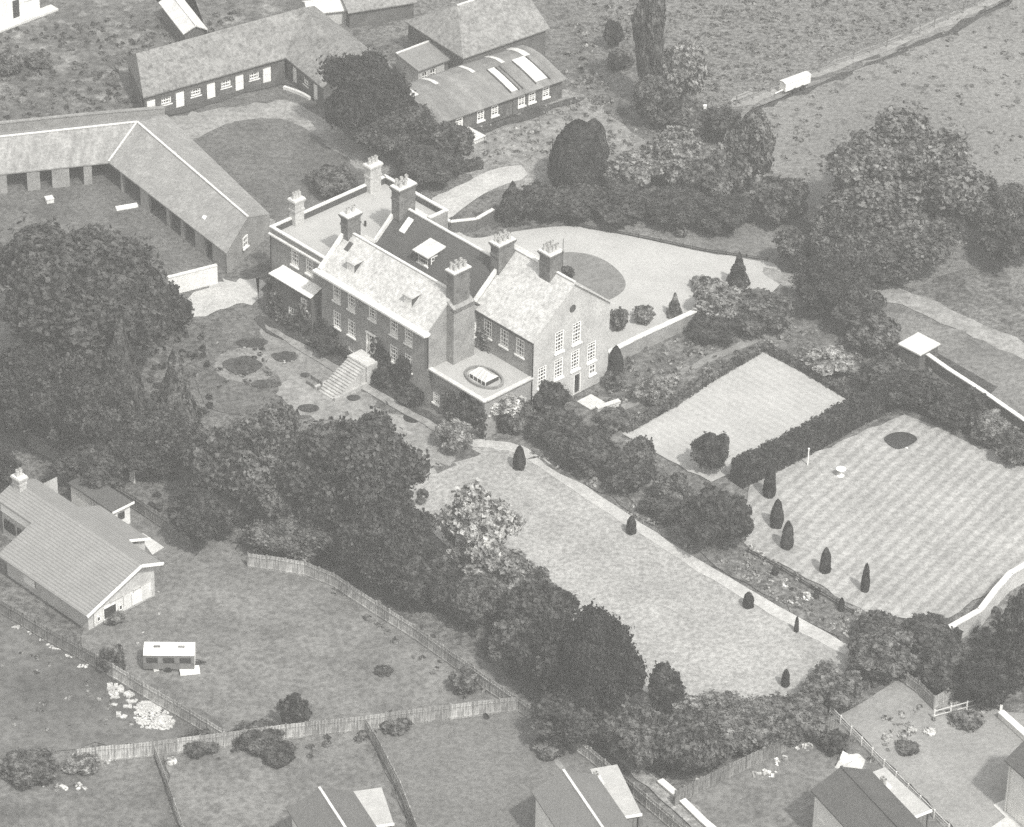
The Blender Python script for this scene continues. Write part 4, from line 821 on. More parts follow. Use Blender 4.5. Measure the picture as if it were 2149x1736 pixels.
# --- between lawns
T('dark clipped-looking round tree at the hedge foot', 1500,1092,72,68,'round','leaf_dark',hb=.2)
T('dark dome tree standing on the corner of the square lawn', 1493,945,42,42,'round','leaf_dark',hb=.4)
T('loose dark shrub tree left of the dome tree', 1345,955,35,36,'round','leaf',hb=.1)
T('dark shrub mass nearest the house end of the long border', 1165,895,55,42,'round','leaf_dark',hb=0)
T('dark shrub mass second along the long border', 1235,945,68,52,'round','leaf_dark',hb=0)
T('dark shrub mass third along the long border', 1318,992,52,42,'round','leaf_dark',hb=0)
T('mottled shrub tree beside the round tree', 1412,1028,40,36,'round','leaf',hb=0)
T('low dark bush in front of the third shrub mass', 1400,1062,50,32,'round','leaf_dark',hb=0)
# --- house surroundings
T('dark bush against the gable foot', 1150,838,42,38,'round','leaf_dark',hb=0,cat='bush',name='bush')
T('bush covered in pale blossom at the garden room corner', 1055,843,46,27,'round','flower',hb=2.0,cat='bush',name='bush')
T('dark bush with blossom below the garden room', 1075,878,44,34,'round','leaf',hb=0,cat='bush',name='bush')
T('dark evergreen by the garden wall end', 1292,762,17,34,'column','leaf_yew',cat='bush',name='bush')
T('grey airy tree on the path before the garden room', 955,915,42,32,'round','leaf_light',hb=.3)
T('pale rose bush mass on the terrace wall end', 1370,822,40,32,'round','leaf_light',hb=0,cat='bush',name='bush')
T('dark bush below the terrace wall', 1290,880,38,22,'round','leaf',hb=0,cat='bush',name='bush')
T('dark low bush behind the small terrace', 1290,800,24,22,'round','leaf',hb=0,cat='bush',name='bush')
T('wisteria-like dark bush on the verandah left', 592,615,34,42,'round','leaf',hb=0,cat='bush',name='bush')
T('dark bush between verandah and steps', 690,720,34,32,'round','leaf_dark',hb=0,cat='bush',name='bush')
T('dark bush right of the steps', 808,790,30,26,'round','leaf_dark',hb=0,cat='bush',name='bush')
T('dark bush under the basement windows', 868,830,30,24,'round','leaf_dark',hb=0,cat='bush',name='bush')
T('dark bush left of the stone steps', 738,735,22,20,'round','leaf_dark',hb=0,cat='bush',name='bush')
T('dark spreading shrub at the verandah foot', 632,668,36,26,'round','leaf_dark',hb=0,cat='bush',name='bush')
# --- behind and right
T('very dark tree standing against the stable wing end', 765,205,88,88,'round','leaf_yew')
T('dark tree between stable wing and workshop', 830,270,85,62,'round','leaf_dark')
T('dark tree right behind the flat roof', 900,345,75,48,'round','leaf_dark')
T('low dark tree behind the drive by the house', 945,300,45,42,'round','leaf')
T('dark courtyard shrub behind the parapet', 700,380,52,32,'round','leaf',hb=0)
T('black yew with ragged top beside the white cover', 1212,325,58,72,'column','leaf_yew',hb=.3)
T('second black yew close behind the ragged one', 1245,300,32,48,'column','leaf_dark',hb=.3)
T('dark pointed tree where the service drive meets the garden', 1075,420,38,42,'cone','leaf_dark',hb=.2)
T('dark shrub tree next to the pointed tree', 1130,425,52,42,'round','leaf_dark',hb=.2)
T('dark tree between the yews and the forecourt', 1200,428,65,42,'round','leaf_dark',hb=.2)
T('dark tree in the middle of the forecourt belt', 1300,430,70,42,'round','leaf_dark',hb=.2)
T('dark tree right of the middle in the forecourt belt', 1410,432,75,45,'round','leaf_dark',hb=.2)
T('black tree at the right of the forecourt belt', 1520,445,75,42,'round','leaf_dark',hb=.2)
T('pale mottled tree in the belt nearest the yews', 1330,360,60,45,'round','leaf_light',hb=.3)
T('grey mottled tree in the middle of the belt', 1420,330,62,55,'round','leaf_mid',hb=.3)
T('tall grey tree below the field track', 1575,315,52,72,'round','leaf_mid')
T('dark tree under the tall grey tree', 1500,380,60,50,'round','leaf',hb=.3)
T('dark grey tree left of the chestnut', 1640,420,60,50,'round','leaf',hb=.3)
T('dark tree by the white gate post', 1520,255,42,36,'round','leaf_dark')
T('dark hedge tree left of the white gate post', 1440,250,58,30,'round','leaf',hb=.2)
T('tall poplar reaching the top edge', 1362,85,34,105,'tall','leaf')
T('small black bush tree left of the poplar', 1287,72,19,28,'round','leaf_dark',hb=.2)
T('dark scrub tree below the small black one', 1300,125,28,22,'round','leaf',hb=0)
T('pale grey tree right of the poplar', 1432,150,48,62,'round','leaf_light')
T('dark grey tree under the poplar', 1370,210,42,48,'round','leaf')
T('great chestnut with pale leaf tips at the right', 1895,385,165,130,'round','leaf_mid')
T('lower bough tree below the chestnut', 1900,490,130,75,'round','leaf',hb=1)
T('dark tree left of the chestnut by the lane', 1760,500,85,75,'round','leaf')
T('dark tree at the right edge behind the chestnut', 2085,440,75,62,'round','leaf')
T('black tree at the right edge beside the lane', 2120,510,60,52,'round','leaf_dark')
T('small dark shrub tree growing in the island lawn', 1192, 572, 14, 14, 'round', 'leaf', hb=0, cat='bush', name='bush')
T('dark shrub on the weedy ground at the left edge', 15, 135, 34, 26, 'round', 'leaf', hb=0, cat='bush', name='bush')
T('dark shrub right of the left edge one on weedy ground', 78, 128, 28, 20, 'round', 'leaf', hb=0, cat='bush', name='bush')
T('small round bush on the verge lawn', 1432, 487, 12, 14, 'round', 'leaf_mid', hb=0, cat='bush', name='bush')
T('dark tree over the lane entrance', 1830,560,60,45,'round','leaf_dark')
T('light-tipped bush tree at the gravel end', 1668,520,42,42,'round','leaf')
T('black tree above the garden corner', 1740,600,75,62,'round','leaf_dark')
T('dark tree right of the garden corner', 1800,650,55,48,'round','leaf_dark')
T('small pine standing on the gravel edge', 1550,566,25,36,'cone','leaf_dark',hb=.1)
T('grey twiggy shrub on the gravel edge', 1478,597,26,18,'round','leaf_mid',hb=0,cat='bush',name='bush')
T('small conifer bush against the gravel by the wall', 1416,640,18,26,'cone','leaf_mid',hb=0)
T('twin grey bush by the wall near the gable', 1350,662,22,20,'round','leaf_mid',hb=0,cat='bush',name='bush')
T('grey bush between gable and wall', 1298,672,20,24,'round','leaf_mid',hb=0,cat='bush',name='bush')
T('big mottled bush tree at the end of the garden wall', 1520,640,62,45,'round','leaf_mid',hb=.1)
T('dark mottled tree behind the wall end', 1600,655,68,48,'round','leaf',hb=.1)
T('dark low tree over the walled walk', 1500,690,60,30,'round','leaf_dark',hb=0)
T('pale orchard bush tree near the pump house', 1740,760,52,34,'round','leaf_light',hb=.1)
T('dark orchard tree left of the pump house roof', 1830,700,55,42,'round','leaf',hb=.2)
T('dark orchard tree at the hedge top', 1850,790,62,45,'round','leaf_dark',hb=.2)
T('dark orchard tree above the mown lawn', 1925,820,62,45,'round','leaf_dark',hb=.2)
T('black orchard tree by the bright wall', 2010,850,62,45,'round','leaf_dark',hb=.2)
T('mottled bush tree near the right edge above the lawn', 2085,900,50,38,'round','leaf_mid',hb=.1)
T('dark low tree at the right edge above the lawn', 2130,945,38,32,'round','leaf',hb=.1)
# --- bottom gardens
T('dark ragged tree behind the bottom fence', 618,1495,34,36,'round','leaf_dark',hb=.1)
T('small dark tree by the fence corner', 975,1430,32,28,'round','leaf',hb=0)
T('dark bush left of the caravan', 235,1385,30,32,'round','leaf',hb=0,cat='bush',name='bush')
T('dark creeper bush over the bottom fence', 540,1545,52,26,'round','leaf',hb=0,cat='bush',name='bush')
T('low dark bush on the bottom lawn edge', 580,1580,38,20,'round','leaf_dark',hb=0,cat='bush',name='bush')
T('dark bush under the fence left of the thin fence', 420,1560,40,22,'round','leaf',hb=0,cat='bush',name='bush')
T('dark bush below the bright panel fence', 830,1520,36,16,'round','leaf',hb=0,cat='bush',name='bush')
T('small round shrub alone on the bungalow lawn', 805,1408,18,13,'round','leaf',hb=0,cat='bush',name='bush')
T('dark bush beside the bungalow foot', 240,1295,28,16,'round','leaf_mid',hb=0,cat='bush',name='bush')
T('dark bush at the left bottom corner', 60,1610,60,30,'round','leaf',hb=0,cat='bush',name='bush')
T('dark shrub on the fence at far left', 175,1600,40,20,'round','leaf_mid',hb=0,cat='bush',name='bush')
T('dark bush above the white tarpaulin', 1750,1560,30,26,'round','leaf_dark',hb=0,cat='bush',name='bush')
T('dark bush in the lower right garden bed', 1905,1570,26,14,'round','leaf',hb=0,cat='bush',name='bush')
T('dark bush beneath the pale flowers at right', 2030,1510,34,20,'round','leaf_mid',hb=0,cat='bush',name='bush')
T('dark boundary bush near the fence corner at the bottom', 1150,1570,36,18,'round','leaf_mid',hb=0,cat='bush',name='bush')
# --- clipped yews
yews = [(1090,962,13,26,'near the house end of the long path'),(1325,1103,11,20,'beside the long path halfway'),(1571,1260,12,18,'beside the long path lower down'),(1672,1312,5,18,'thin one at the low end of the path'),(1649,1424,9,20,'alone at the foot of the front lawn'),
        (1616,1012,13,36,'first in the row below the hedge'),(1631,1080,14,31,'second in the row below the hedge'),(1653,1125,13,31,'third in the row below the hedge'),(1733,1178,12,28,'on the mown lawn left of two'),(1817,1215,9,32,'slim one on the mown lawn right of two'),
        (1627,1196,7,14,'small one at the rope rail upper end'),(1713,1247,6,12,'smallest one at the rope rail'),(1766,1270,7,16,'small one at the rope rail lower end')]
for i, (x, y, a, b, t) in enumerate(yews): T('clipped dark yew '+t, x, y, a, b, 'column', 'leaf_yew', hb=0, name='clipped_yew', cat='bush', group='clipped yews of the garden')
# --- big clipped hedge
def hedge(label, pts, wd, h, tone='leaf_yew', bumps=True, seed=1, name='clipped_hedge'):
    rng = np.random.default_rng(seed); W_ = [G(x, y, 0) for x, y in pts]; o0 = W_[0]; P_ = []; Nn = []; mb = MB(); s0 = 0
    for a, b in zip(W_, W_[1:]):
        d = (b-a)[:2]; L = float(np.hypot(*d)); e = d/L; n_ = np.array([-e[1], e[0]]); n = int(L*(wd+2*h)*60)
        s = rng.uniform(0, L, n); q = rng.uniform(0, wd+2*h, n)
        bump = (.86+.14*np.abs(np.sin((s+s0)*math.pi/3.1))**.5) if bumps else np.ones(n)
        hh = h*bump; side = np.where(q < h, -1, np.where(q > h+wd, 1, 0)); off = np.where(side == -1, -wd/2, np.where(side == 1, wd/2, q-h-wd/2))
        z = np.where(side == -1, q*bump, np.where(side == 1, (q-h-wd)*bump, hh)); z = z-(.25*h*np.clip(np.abs(off)/(wd/2)-.6, 0, 1)*(side == 0)); off = off*(1-.12*(z/h)**3)+rng.normal(0, .05, n)
        xy = a[:2][None]-o0[:2]+e[None]*s[:, None]+n_[None]*off[:, None]; P_.append(np.column_stack([xy, z+rng.normal(0, .04, n)]))
        nn = np.column_stack([n_[None]*side[:, None], (side == 0).astype(float)]); Nn.append(nn); s0 += L
        mb.beam((a[0]-o0[0],a[1]-o0[1],h*.42),(b[0]-o0[0],b[1]-o0[1],h*.42),wd*.82,h*.84)
    me = leaves_mesh('hedge_leaves', np.vstack(P_), np.vstack(Nn), .2, rng, M[tone], None, .45)
    r = empty(name, label, 'hedge', (o0[0],o0[1],0)); ob('foliage', me, r); mb.build('hedge_core', M[tone], r); return r
hedge('tall dark scalloped hedge dividing the two lawns', [(1545,1018),(1625,980),(1705,938),(1785,890),(1890,838)], 1.9, 2.8)
hedge('low dark hedge bounding the mown lawn on its right side', [(1910,855),(2010,895),(2110,945),(2200,1000)], 1.2, 1.0, bumps=False, seed=2)
hedge('low hedge along the house side of the square lawn', [(1310,908),(1400,858),(1500,793),(1598,736)], .9, .8, 'leaf', False, 3)
hedge('low hedge at the far right side of the square lawn', [(1600,733),(1690,780),(1785,838)], .9, .8, 'leaf', False, 4)
hedge('rough dark hedge behind the courtyard wall', [(900,390),(960,362),(1010,350)], 1.2, 1.0, 'leaf_dark', False, 5)
# --- climbers on the walls (children would move with the wall, but plants are things of their own)
def climber(label, u0, u1, v, h0, h1, tone='leaf_dark', n=1800, seed=1, su=0, patch=.42):
    rng = np.random.default_rng(seed); k = 7; c = np.column_stack([rng.uniform(u0, u1, k), rng.uniform(h0, h1, k)*.8+h0*.2]); r_ = rng.uniform(.5, 1.3, k)
    idx = rng.integers(0, k, n); a = rng.uniform(0, 2*math.pi, n); q = r_[idx]*np.sqrt(rng.random(n)); uu = c[idx, 0]+np.cos(a)*q; zz = np.clip(c[idx, 1]+np.sin(a)*q*1.2, .05, h1+.4)
    base = rng.random(n) < .35; zz = np.where(base, h0+(zz-h0)*rng.random(n), zz)
    P_ = np.column_stack([uu, v-np.abs(rng.normal(.12, .12, n)), zz]) if not su else np.column_stack([v+np.abs(rng.normal(.12, .12, n)), uu, zz])
    N_ = np.tile([0, -1, .4] if not su else [1, 0, .4], (n, 1)).astype(float); me = leaves_mesh('climber_leaves', P_, N_, .26, rng, M[tone], None, .6)
    r = empty('climber', label, 'climber', H.location, HA); ob('foliage', me, r); return r
climber('dark creeper covering the verandah front', -23.6, -17.2, -.45, .2, 4.6, n=3200, seed=2, tone='leaf')
climber('dark creeper at the left end of the main front', -15.9, -14.4, -.05, 0, 3.6, n=1500, seed=3)
climber('dark creeper between the front door and the right windows', -7.4, -6.2, -.05, .5, 4.6, n=1300, seed=4)
climber('dark creeper among the right-hand lower windows', -5, -1.2, -.05, 0, 4.4, n=2600, seed=5)
climber('dark creeper on the garden room front', .8, 7.2, .42, 0, 3.9, n=3000, seed=6, tone='leaf')
climber('small creeper in the corner above the garden room roof', -.2, .9, 6.7, 4.7, 6.6, n=500, seed=7, tone='leaf_mid')
climber('sparse creeper low on the gable', 7.2, 9.2, 8.05, 0, 2.8, n=900, seed=8, su=1, tone='leaf')
# --- scrub and tufts nobody could count
def inside(px, poly):
    x, y = px[:, 0], px[:, 1]; r = np.zeros(len(px), bool); j = len(poly)-1
    for i in range(len(poly)):
        xi, yi = poly[i]; xj, yj = poly[j]; c = ((yi > y) != (yj > y)) & (x < (xj-xi)*(y-yi)/(yj-yi+1e-9)+xi); r ^= c; j = i
    return r
def scrub(label, poly, dens, hgt, size, tone, seed, name='undergrowth', clump=.5, cat='undergrowth'):
    rng = np.random.default_rng(seed); Wp = np.array([G(x, y)[:2] for x, y in poly]); lo, hi = Wp.min(0), Wp.max(0); A = np.prod(hi-lo)
    nc = int(A*dens); c = rng.uniform(lo, hi, (nc, 2)); c = c[inside(c, [tuple(p) for p in Wp])]; k = 14
    r = rng.uniform(.25, 1, len(c))*clump; hh = rng.uniform(.4, 1, len(c))*hgt
    d = sph(rng, len(c)*k).reshape(len(c), k, 3); d[:, :, 2] = np.abs(d[:, :, 2])
    P_ = np.stack([c[:, None, 0]+d[:, :, 0]*r[:, None], c[:, None, 1]+d[:, :, 1]*r[:, None], d[:, :, 2]*hh[:, None]], 2).reshape(-1, 3)
    me = leaves_mesh(name, P_, d.reshape(-1, 3), size, rng, M[tone], None, .5); o = ob(name, me); tag(o, label, cat, None, 'stuff'); return o
scrub('coarse grass tufts over the dark upper paddock', [(1190,-50),(1240,60),(1480,280),(1560,205),(1800,105),(2110,-50)], .5, .16, .3, 'leaf_mid', 11, 'grass_tufts', .6, 'grass')
scrub('scattered weed tufts over the pale pasture', [(1600,260),(1800,150),(2130,-20),(2230,0),(2230,400),(1900,260),(1700,420)], .16, .14, .28, 'leaf_mid', 12, 'grass_tufts', .6, 'grass')
scrub('nettles and weeds on the waste ground at top left', [(-40,60),(120,50),(380,30),(520,20),(290,200),(280,245),(-40,255)], .5, .4, .32, 'leaf', 13)
scrub('rough growth between lane and belt of trees', [(1200,30),(1240,80),(1330,260),(1560,300),(1700,420),(1560,470),(1200,400),(1130,370),(1240,330),(1180,200)], .5, .5, .32, 'leaf_mid', 14)
scrub('weeds in front of the workshop', [(940,310),(1000,250),(1180,200),(1240,300),(1100,345),(1000,350)], .5, .3, .28, 'leaf_light', 15)
scrub('shade plants under the big trees by the bungalow lane', [(0,900),(100,700),(420,680),(460,900),(900,960),(880,1250),(700,1190),(560,1150),(400,1100),(180,1020)], .35, .8, .5, 'leaf_dark', 16)
scrub('border plants and shrubs around the walled walk', [(1290,760),(1470,660),(1620,680),(1850,700),(2149,900),(2149,960),(1910,850),(1790,835),(1600,730),(1310,900),(1270,850)], .8, .6, .3, 'leaf_light', 17)
scrub('flowers and low plants of the long border', [(1110,950),(1300,1010),(1440,1050),(1570,1140),(1700,1225),(1830,1300),(1800,1355),(1600,1240),(1400,1128),(1230,1015)], 1.2, .45, .25, 'leaf_light', 18)
scrub('undergrowth beneath the lower boundary trees', [(880,1250),(1000,1200),(1180,1310),(1370,1480),(1520,1505),(1700,1480),(1860,1340),(2149,1260),(2149,1450),(1900,1420),(1760,1495),(1420,1650),(1250,1560),(1090,1450),(1000,1370)], .5, .9, .5, 'leaf', 19)
scrub('weeds along the foot of the bungalow garden fence', [(560,1165),(760,1240),(900,1330),(1080,1465),(960,1470),(860,1380),(720,1260)], .5, .5, .35, 'leaf_mid', 20)
scrub('bed plants below the bottom panel fence', [(340,1568),(760,1515),(900,1495),(1060,1480),(1080,1500),(800,1545),(690,1590),(500,1600),(360,1600)], .6, .5, .35, 'leaf', 21)
scrub('bed plants beside the lower right fences', [(1430,1670),(1760,1515),(1860,1620),(1800,1640),(1740,1560),(1560,1620)], .3, .5, .32, 'leaf_mid', 22)
scrub('plants of the front terrace beds', [(450,760),(560,720),(600,770),(560,830),(460,820)], .4, .3, .3, 'leaf', 23)
scrub('weeds round the rubble in the rough plot', [(0,1330),(220,1420),(330,1540),(60,1580),(0,1500)], .12, .3, .3, 'leaf_light', 24)
scrub('plants in the corner garden bed', [(1850,1500),(1990,1470),(2060,1500),(1960,1560),(1860,1590)], .5, .5, .3, 'leaf_light', 25)
# parterre beds on the terrace
for i, (x, y, a, b, t) in enumerate([(510,770,42,19,'round parterre bed nearest the left firs'),(530,722,34,9,'crescent parterre bed near the verandah lawn'),(597,752,26,11,'bean-shaped parterre bed beside the steps path'),(560,808,36,8,'thin parterre bed along the path loop'),(648,860,22,8,'low parterre bed above the central trees'),(640,790,10,5,'tiny parterre bed beside the dark bench'),(742,838,16,6,'small bed by the foot of the steps')]):
    q_ = [(x+math.cos(k)*a*rg.uniform(.85,1.1), y+math.sin(k)*b*rg.uniform(.85,1.1)) for k in np.linspace(0, 5.6, 9)]; sheet('flower_bed', q_, Z[8], M['bed']); scrub('low plants of the '+t, q_, 1.2, .35, .28, 'leaf', 40+i, 'bed_plants', .4)
# ------------------------------------------------------------------ smaller things
def placed(name, label, cat, mb, m, px, py, rz=0, group=None, z=0, par=None):
    o = mb.build(name, m); p = G(px, py); o.location = (float(p[0]), float(p[1]), z); o.rotation_euler.z = rz; return tag(o, label, cat, group)
# caravan
p = G(357,1398); CV = empty('caravan', 'white-roofed caravan parked on the bungalow lawn by the fence', 'caravan', p, math.radians(1))
mb = MB(); prof_ = [(-1.05,.45),(-1.1,1.2),(-1.02,1.95),(-.7,2.2),(0,2.28),(.7,2.2),(1.02,1.95),(1.1,1.2),(1.05,.45)]
for (a, b), (c, d) in zip(prof_, prof_[1:]): mb.poly([(-2.3,a,b),(-2.3,c,d),(2.3,c,d),(2.3,a,b)][::-1], 0 if max(b,d) > 2.1 else 1)
mb.poly([(-2.3,a,b) for a, b in prof_]); mb.poly([(2.3,a,b) for a, b in prof_][::-1]); mb.poly([(-2.3,-1.05,.45),(2.3,-1.05,.45),(2.3,1.05,.45),(-2.3,1.05,.45)])
mb.build('body', [M['caravan'], mat('caravan_side_shade', .16, .2, 1.5, rough=.6, obj=True)], CV)  # sides coloured dark to carry their shade, roof stays white
for x in (-1.1, 1.1): mb = MB(); mb.box(x-.3,-.25,2.26,x+.3,.0,2.34); mb.build('roof_vent', M['wood_grey'], CV)
for x in (-1.5, 0, 1.5): mb = MB(); mb.box(x-.5,-1.14,1.2,x+.5,-1.09,1.75); mb.build('window', M['glass'], CV)
for x in (-.1,): mb = MB(); mb.tube((x,-1.12,.33),(x,-.9,.33),.33,.33,16); mb.tube((x,-.9,.33),(x,-1.12,.33),.33,.33,16); mb.build('wheel', M['iron'], CV)
mb = MB(); mb.beam((2.3,0,.5),(3.3,0,.5),.1,.1); mb.beam((2.3,-.4,.5),(3.1,0,.5),.06,.06); mb.beam((2.3,.4,.5),(3.1,0,.5),.06,.06); mb.build('towbar', M['iron'], CV)
mb = MB(); mb.box(-.9,-.5,0,.9,-.35,.45); mb.box(-.9,.2,0,-.75,.4,.45); mb.box(-.9,-.35,.38,.9,.4,.45)
placed('garden_bench', 'small white bench standing below the caravan end', 'bench', mb, M['white'], 398,1412, .2)
for i, (x, y, s_, t) in enumerate([(317,1398,.6,'pale crate by the left end of the caravan'),(327,1408,.5,'small white box in front of the caravan'),(345,1405,.5,'grey box under the caravan middle'),(372,1405,.45,'white bucket box under the caravan right side')]):
    mb = MB(); mb.box(-s_/2,-s_/2,0,s_/2,s_/2,s_*.8); mb.box(-s_/2-.03,-s_/2-.03,s_*.8,s_/2+.03,s_/2+.03,s_*.86); placed('crate', t, 'crate', mb, M['stone'], x, y, i*.4, 'boxes lying round the caravan')
# white trailer-like object by the field track
p = G(1668,188); TR = empty('field_trailer', 'long white box trailer standing on the field track', 'trailer', p, math.radians(38))
mb = MB(); mb.box(-1.9,-.5,.5,1.9,.5,1.5); mb.slab([(-1.95,-.55,1.55),(1.95,-.55,1.55),(1.95,0,1.7),(-1.95,0,1.7)],.06); mb.slab([(-1.95,0,1.7),(1.95,0,1.7),(1.95,.55,1.55),(-1.95,.55,1.55)],.06); mb.build('body', M['caravan'], TR)
for x in (-.6, .6): mb = MB(); mb.tube((x,-.6,.35),(x,-.8,.35),.33,.33,14); mb.build('wheel', M['iron'], TR)
mb = MB(); mb.beam((-1.9,0,.55),(-3.0,0,.45),.1,.1); mb.build('drawbar', M['white'], TR)
mb = MB(); mb.box(-.35,-.3,0,.35,.3,.55); placed('feed_box', 'small white box at the low end of the field trailer', 'box', mb, M['white'], 1642,190, .6)
def post(label, px, py, h, r=.12, m='white', name='gate_post'):
    mb = MB(); mb.box(-r,-r,0,r,r,h); mb.box(-r-.04,-r-.04,h,r+.04,r+.04,h+.08); return placed(name, label, 'post', mb, M[m], px, py)
post('tall white gate post in front of the dark tree at upper right', 1478,258, 2.2, .16)
post('white post standing in the shadow under the chestnut', 1847,586, 2.2, .14)
post('white post at the corner of the bright lower right wall', 2100,1492, 2.2, .12)
post('leaning white stick post before the scalloped hedge', 1695,978, 2.0, .05)
post('short white bollard at the top edge before the dark shed', 799,36, 1.7, .14)
# pond and bird bath, things on the mown lawn
sheet('pond', [(1855,925),(1875,912),(1905,912),(1925,925),(1905,940),(1880,945)], Z[8], mat('pond_water', .03, .2, 1, rough=.15))
mb = MB(); mb.beam((-.9,0,.12),(.9,0,.12),.16,.08); placed('plank', 'pale plank lying across the pond edge', 'plank', mb, M['white'], 1891,935, math.radians(-50))
mb = MB()
mb.tube((0,0,0),(0,0,.12),.4,.36,14); mb.tube((0,0,.12),(0,0,.75),.12,.1,10); mb.tube((0,0,.72),(0,0,.9),.2,.5,16); placed('bird_bath', 'white bird bath on the mown lawn below the hedge', 'bird bath', mb, M['white'], 1764,1000)
# parasol/urns
mb = MB(); mb.box(-.9,-.3,0,.9,.25,.45); mb.box(-.9,.25,0,.9,.33,.9); placed('garden_bench', 'dark garden seat at the edge of the terrace beds', 'bench', mb, M['wood_grey'], 660,812, HA)
mb = MB(); mb.tube((0,0,0),(0,0,.15),.95,1.0,20); placed('well_cover', 'round dark well cover in the path below the house', 'cover', mb, M['void'], 867,878)
mb = MB(); mb.box(-1.1,-.4,0,1.1,.4,.08); placed('bench_slab', 'pale stone slab at the foot of the steps', 'slab', mb, M['concrete'], 702,815, math.radians(-46), z=.06)
for i, (x, y, t) in enumerate([(1762,342,'bright white trough at the edge of the pasture'),(1715,655,'white sculpture-like urn among the dark garden trees')]):
    mb = MB(); mb.box(-.45,-.35,0,.45,.35,.6); mb.box(-.55,-.45,.6,.55,.45,.72); placed('trough', t, 'trough', mb, M['white'], x, y, .5)
# white doors leaning, open gate by stable corner
mb = MB(); mb.box(-1.1,-.04,0,1.1,.04,1.4); placed('open_gate', 'white boarded gate standing open at the stable corner', 'gate', mb, M['white'], 322,228, math.radians(10))
mb = MB(); mb.box(-1.2,-.3,0,1.2,.3,.3); mb.box(-1.1,-.2,.3,1.1,.2,.34); placed('trough', 'long white trough in the farmyard before the cart shed', 'trough', mb, M['white'], 266,437, math.radians(22))
mb = MB(); mb.box(-.4,-.4,0,.4,.4,.5); mb.box(-.45,-.45,.5,.45,.45,.56); placed('crate', 'pale crate alone in the farmyard grass', 'crate', mb, M['stone'], 104,424, .4)
mb = MB()
for i in range(8):
    t0, t1 = i/8, (i+1)/8; mb.beam((-2+4*t0,math.sin(t0*2)*.5,.2),(-2+4*t1,math.sin(t1*2)*.5,.2),.35,.4)
placed('pipe_kerb', 'curved pale kerb in front of the stable wing', 'kerb', mb, M['stone'], 620,200, math.radians(-45))
# white oar-like board left near bungalow lane
mb = MB(); mb.box(-.35,-.05,0,.35,.05,2.2); placed('board', 'white board standing by the lane behind the bungalow', 'board', mb, M['white'], 278,1012, math.radians(-40))
# tarpaulin
rng = np.random.default_rng(4); mb = MB(); n = 8; hgt = .5+rng.random((n+1, n+1))*.35
for i in range(n):
    for j in range(n): mb.poly([((i+a)/n*2.4-1.2,(j+b)/n*2.0-1.0, hgt[i+a][j+b]*(0.05 if (i+a in (0,n) or j+b in (0,n)) else 1)) for a, b in ((0,0),(1,0),(1,1),(0,1))])
o = placed('tarpaulin', 'crumpled white tarpaulin on the grass above the dark roof', 'tarpaulin', mb, M['sheet'], 1784,1606, -.3)
# rubble
def rubble(name, label, pts, n, smin, smax, seed, m='rubble', zh=0, kind='stuff', cat='rubble'):
    rng = np.random.default_rng(seed); mb = MB(); o0 = G(*pts[0][:2])
    for i in range(n):
        k = rng.integers(0, len(pts)); x, y, rx, ry = pts[k]; a = rng.uniform(0, 6.28); q = math.sqrt(rng.random()); p = G(x+math.cos(a)*q*rx, y+math.sin(a)*q*ry)-o0; s = rng.uniform(smin, smax); t = rng.uniform(0, 6.28)
        z = zh*(1-q)+s*.25; d = Vector((math.cos(t), math.sin(t), rng.uniform(-.3, .3)))*s*.6; mb.beam((p[0]-d.x,p[1]-d.y,z-d.z*.3),(p[0]+d.x,p[1]+d.y,z+d.z*.3),s*rng.uniform(.5, .9),s*rng.uniform(.3, .6))
    o = mb.build(name, M[m]); o.location = (float(o0[0]), float(o0[1]), .03); tag(o, label, cat, None, kind); return o
rubble('sand_heap', 'bright heap of broken rubble and sand beside the fence', [(318,1505,36,28),(340,1518,26,16),(308,1488,22,14)], 1100, .1, .26, 1, 'rubble', zh=.35)
rubble('broken_slabs', 'loose white broken slabs left of the rubble heap', [(262,1480,28,34),(240,1455,18,14)], 34, .25, .6, 2)
rubble('broken_slabs', 'strip of pale rubble along the foot of the dark fence', [(75,1330,16,5),(95,1342,14,5),(112,1354,14,5),(130,1366,14,5),(150,1378,12,4),(175,1400,14,4),(40,1318,14,4),(122,1360,20,5)], 230, .08, .26, 3)
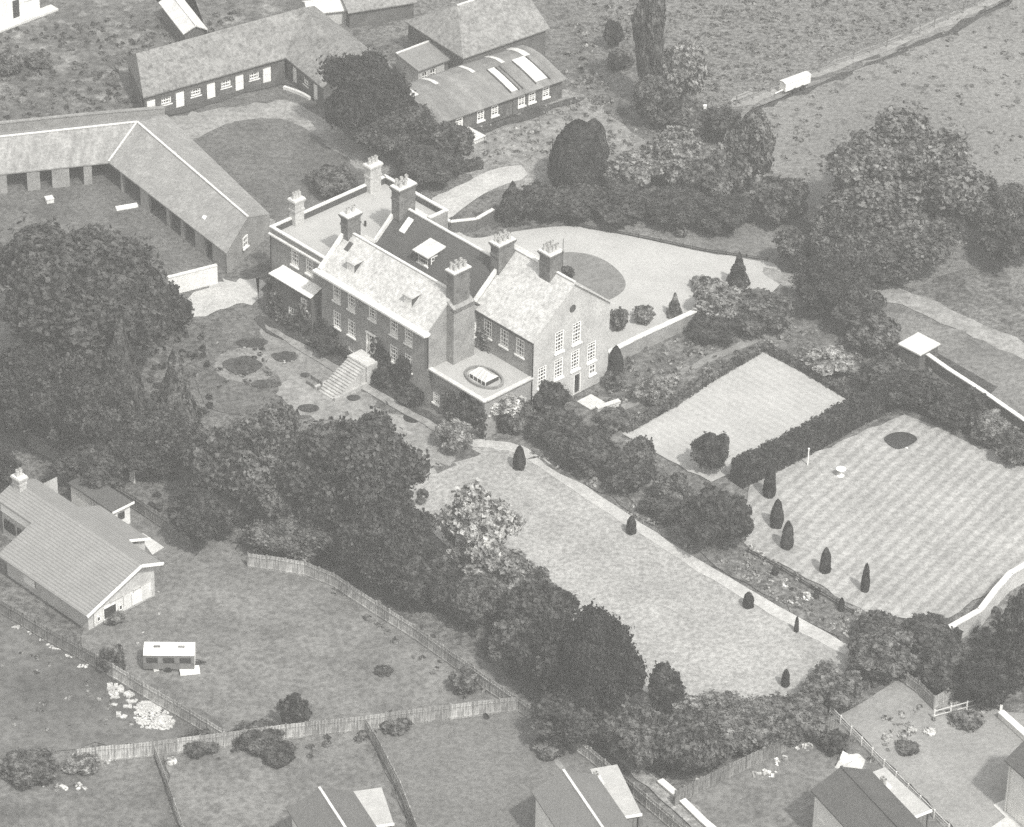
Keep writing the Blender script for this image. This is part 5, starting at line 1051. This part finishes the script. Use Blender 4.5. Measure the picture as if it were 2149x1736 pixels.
rubble('pebble_edging', 'dotted pale edging stones curving round the bungalow lawn', [(326+i*.0, 0, 0, 0) for i in ()] or [(x,y,1.5,1.5) for x, y in ((325,1235),(333,1243),(337,1252),(340,1262),(339,1272),(338,1283),(334,1290),(325,1300),(317,1308),(309,1320),(301,1330),(294,1340),(288,1352))], 30, .14, .2, 4)
rubble('flower_clumps', 'white flower clumps in the lower right garden bed', [(1895,1545,10,9),(1912,1535,8,6),(1860,1552,10,6),(1950,1538,14,8),(2040,1500,18,7)], 110, .2, .45, 5, 'flower', zh=.3, cat='flowers')
rubble('flower_clumps', 'pale flowers scattered along the bottom left beds', [(165,1595,14,14),(215,1595,20,14),(130,1655,60,8),(360,1600,10,8)], 70, .2, .45, 6, 'flower', zh=.2, cat='flowers')
rubble('flower_clumps', 'white flowers among the dark plants of the rope border', [(1600,1180,20,12),(1640,1225,22,12),(1690,1255,20,10),(1595,1165,8,5)], 60, .12, .3, 7, 'flower', zh=.2, cat='flowers')
rubble('flower_clumps', 'white flower bush next to the bottom concrete edging', [(1455,1660,20,14),(1470,1648,14,10)], 70, .2, .4, 8, 'flower', zh=.7, cat='flowers')
rubble('flower_clumps', 'tiny white flowers in the parterre and terrace beds', [(508,787,14,8),(455,720,4,4),(520,740,30,10),(600,760,20,10)], 16, .15, .25, 9, 'flower', zh=.2, cat='flowers')
rubble('flower_clumps', 'scattered white flowers in the beds beside the slatted fence', [(1600,1625,30,12),(1640,1600,20,10),(1690,1570,20,8)], 40, .15, .4, 10, 'flower', zh=.2, cat='flowers')
# ------------------------------------------------------------------ air
hz = MB(); hz.box(-430,-430,-1,430,430,232); hzm = bpy.data.materials.new('haze_air'); hzm.use_nodes = True; nn = hzm.node_tree.nodes
nn.remove(nn['Principled BSDF']); pv = nn.new('ShaderNodeVolumePrincipled'); pv.inputs['Density'].default_value = HAZE; pv.inputs['Color'].default_value = (.97, .965, .93, 1); pv.inputs['Anisotropy'].default_value = 0.0
hzm.node_tree.links.new(pv.outputs[0], nn['Material Output'].inputs['Volume'])
if HAZE: o = hz.build('haze', hzm); o['kind'] = 'stuff'; o['label'] = 'thin even haze filling the air over the whole estate'; o['category'] = 'haze'
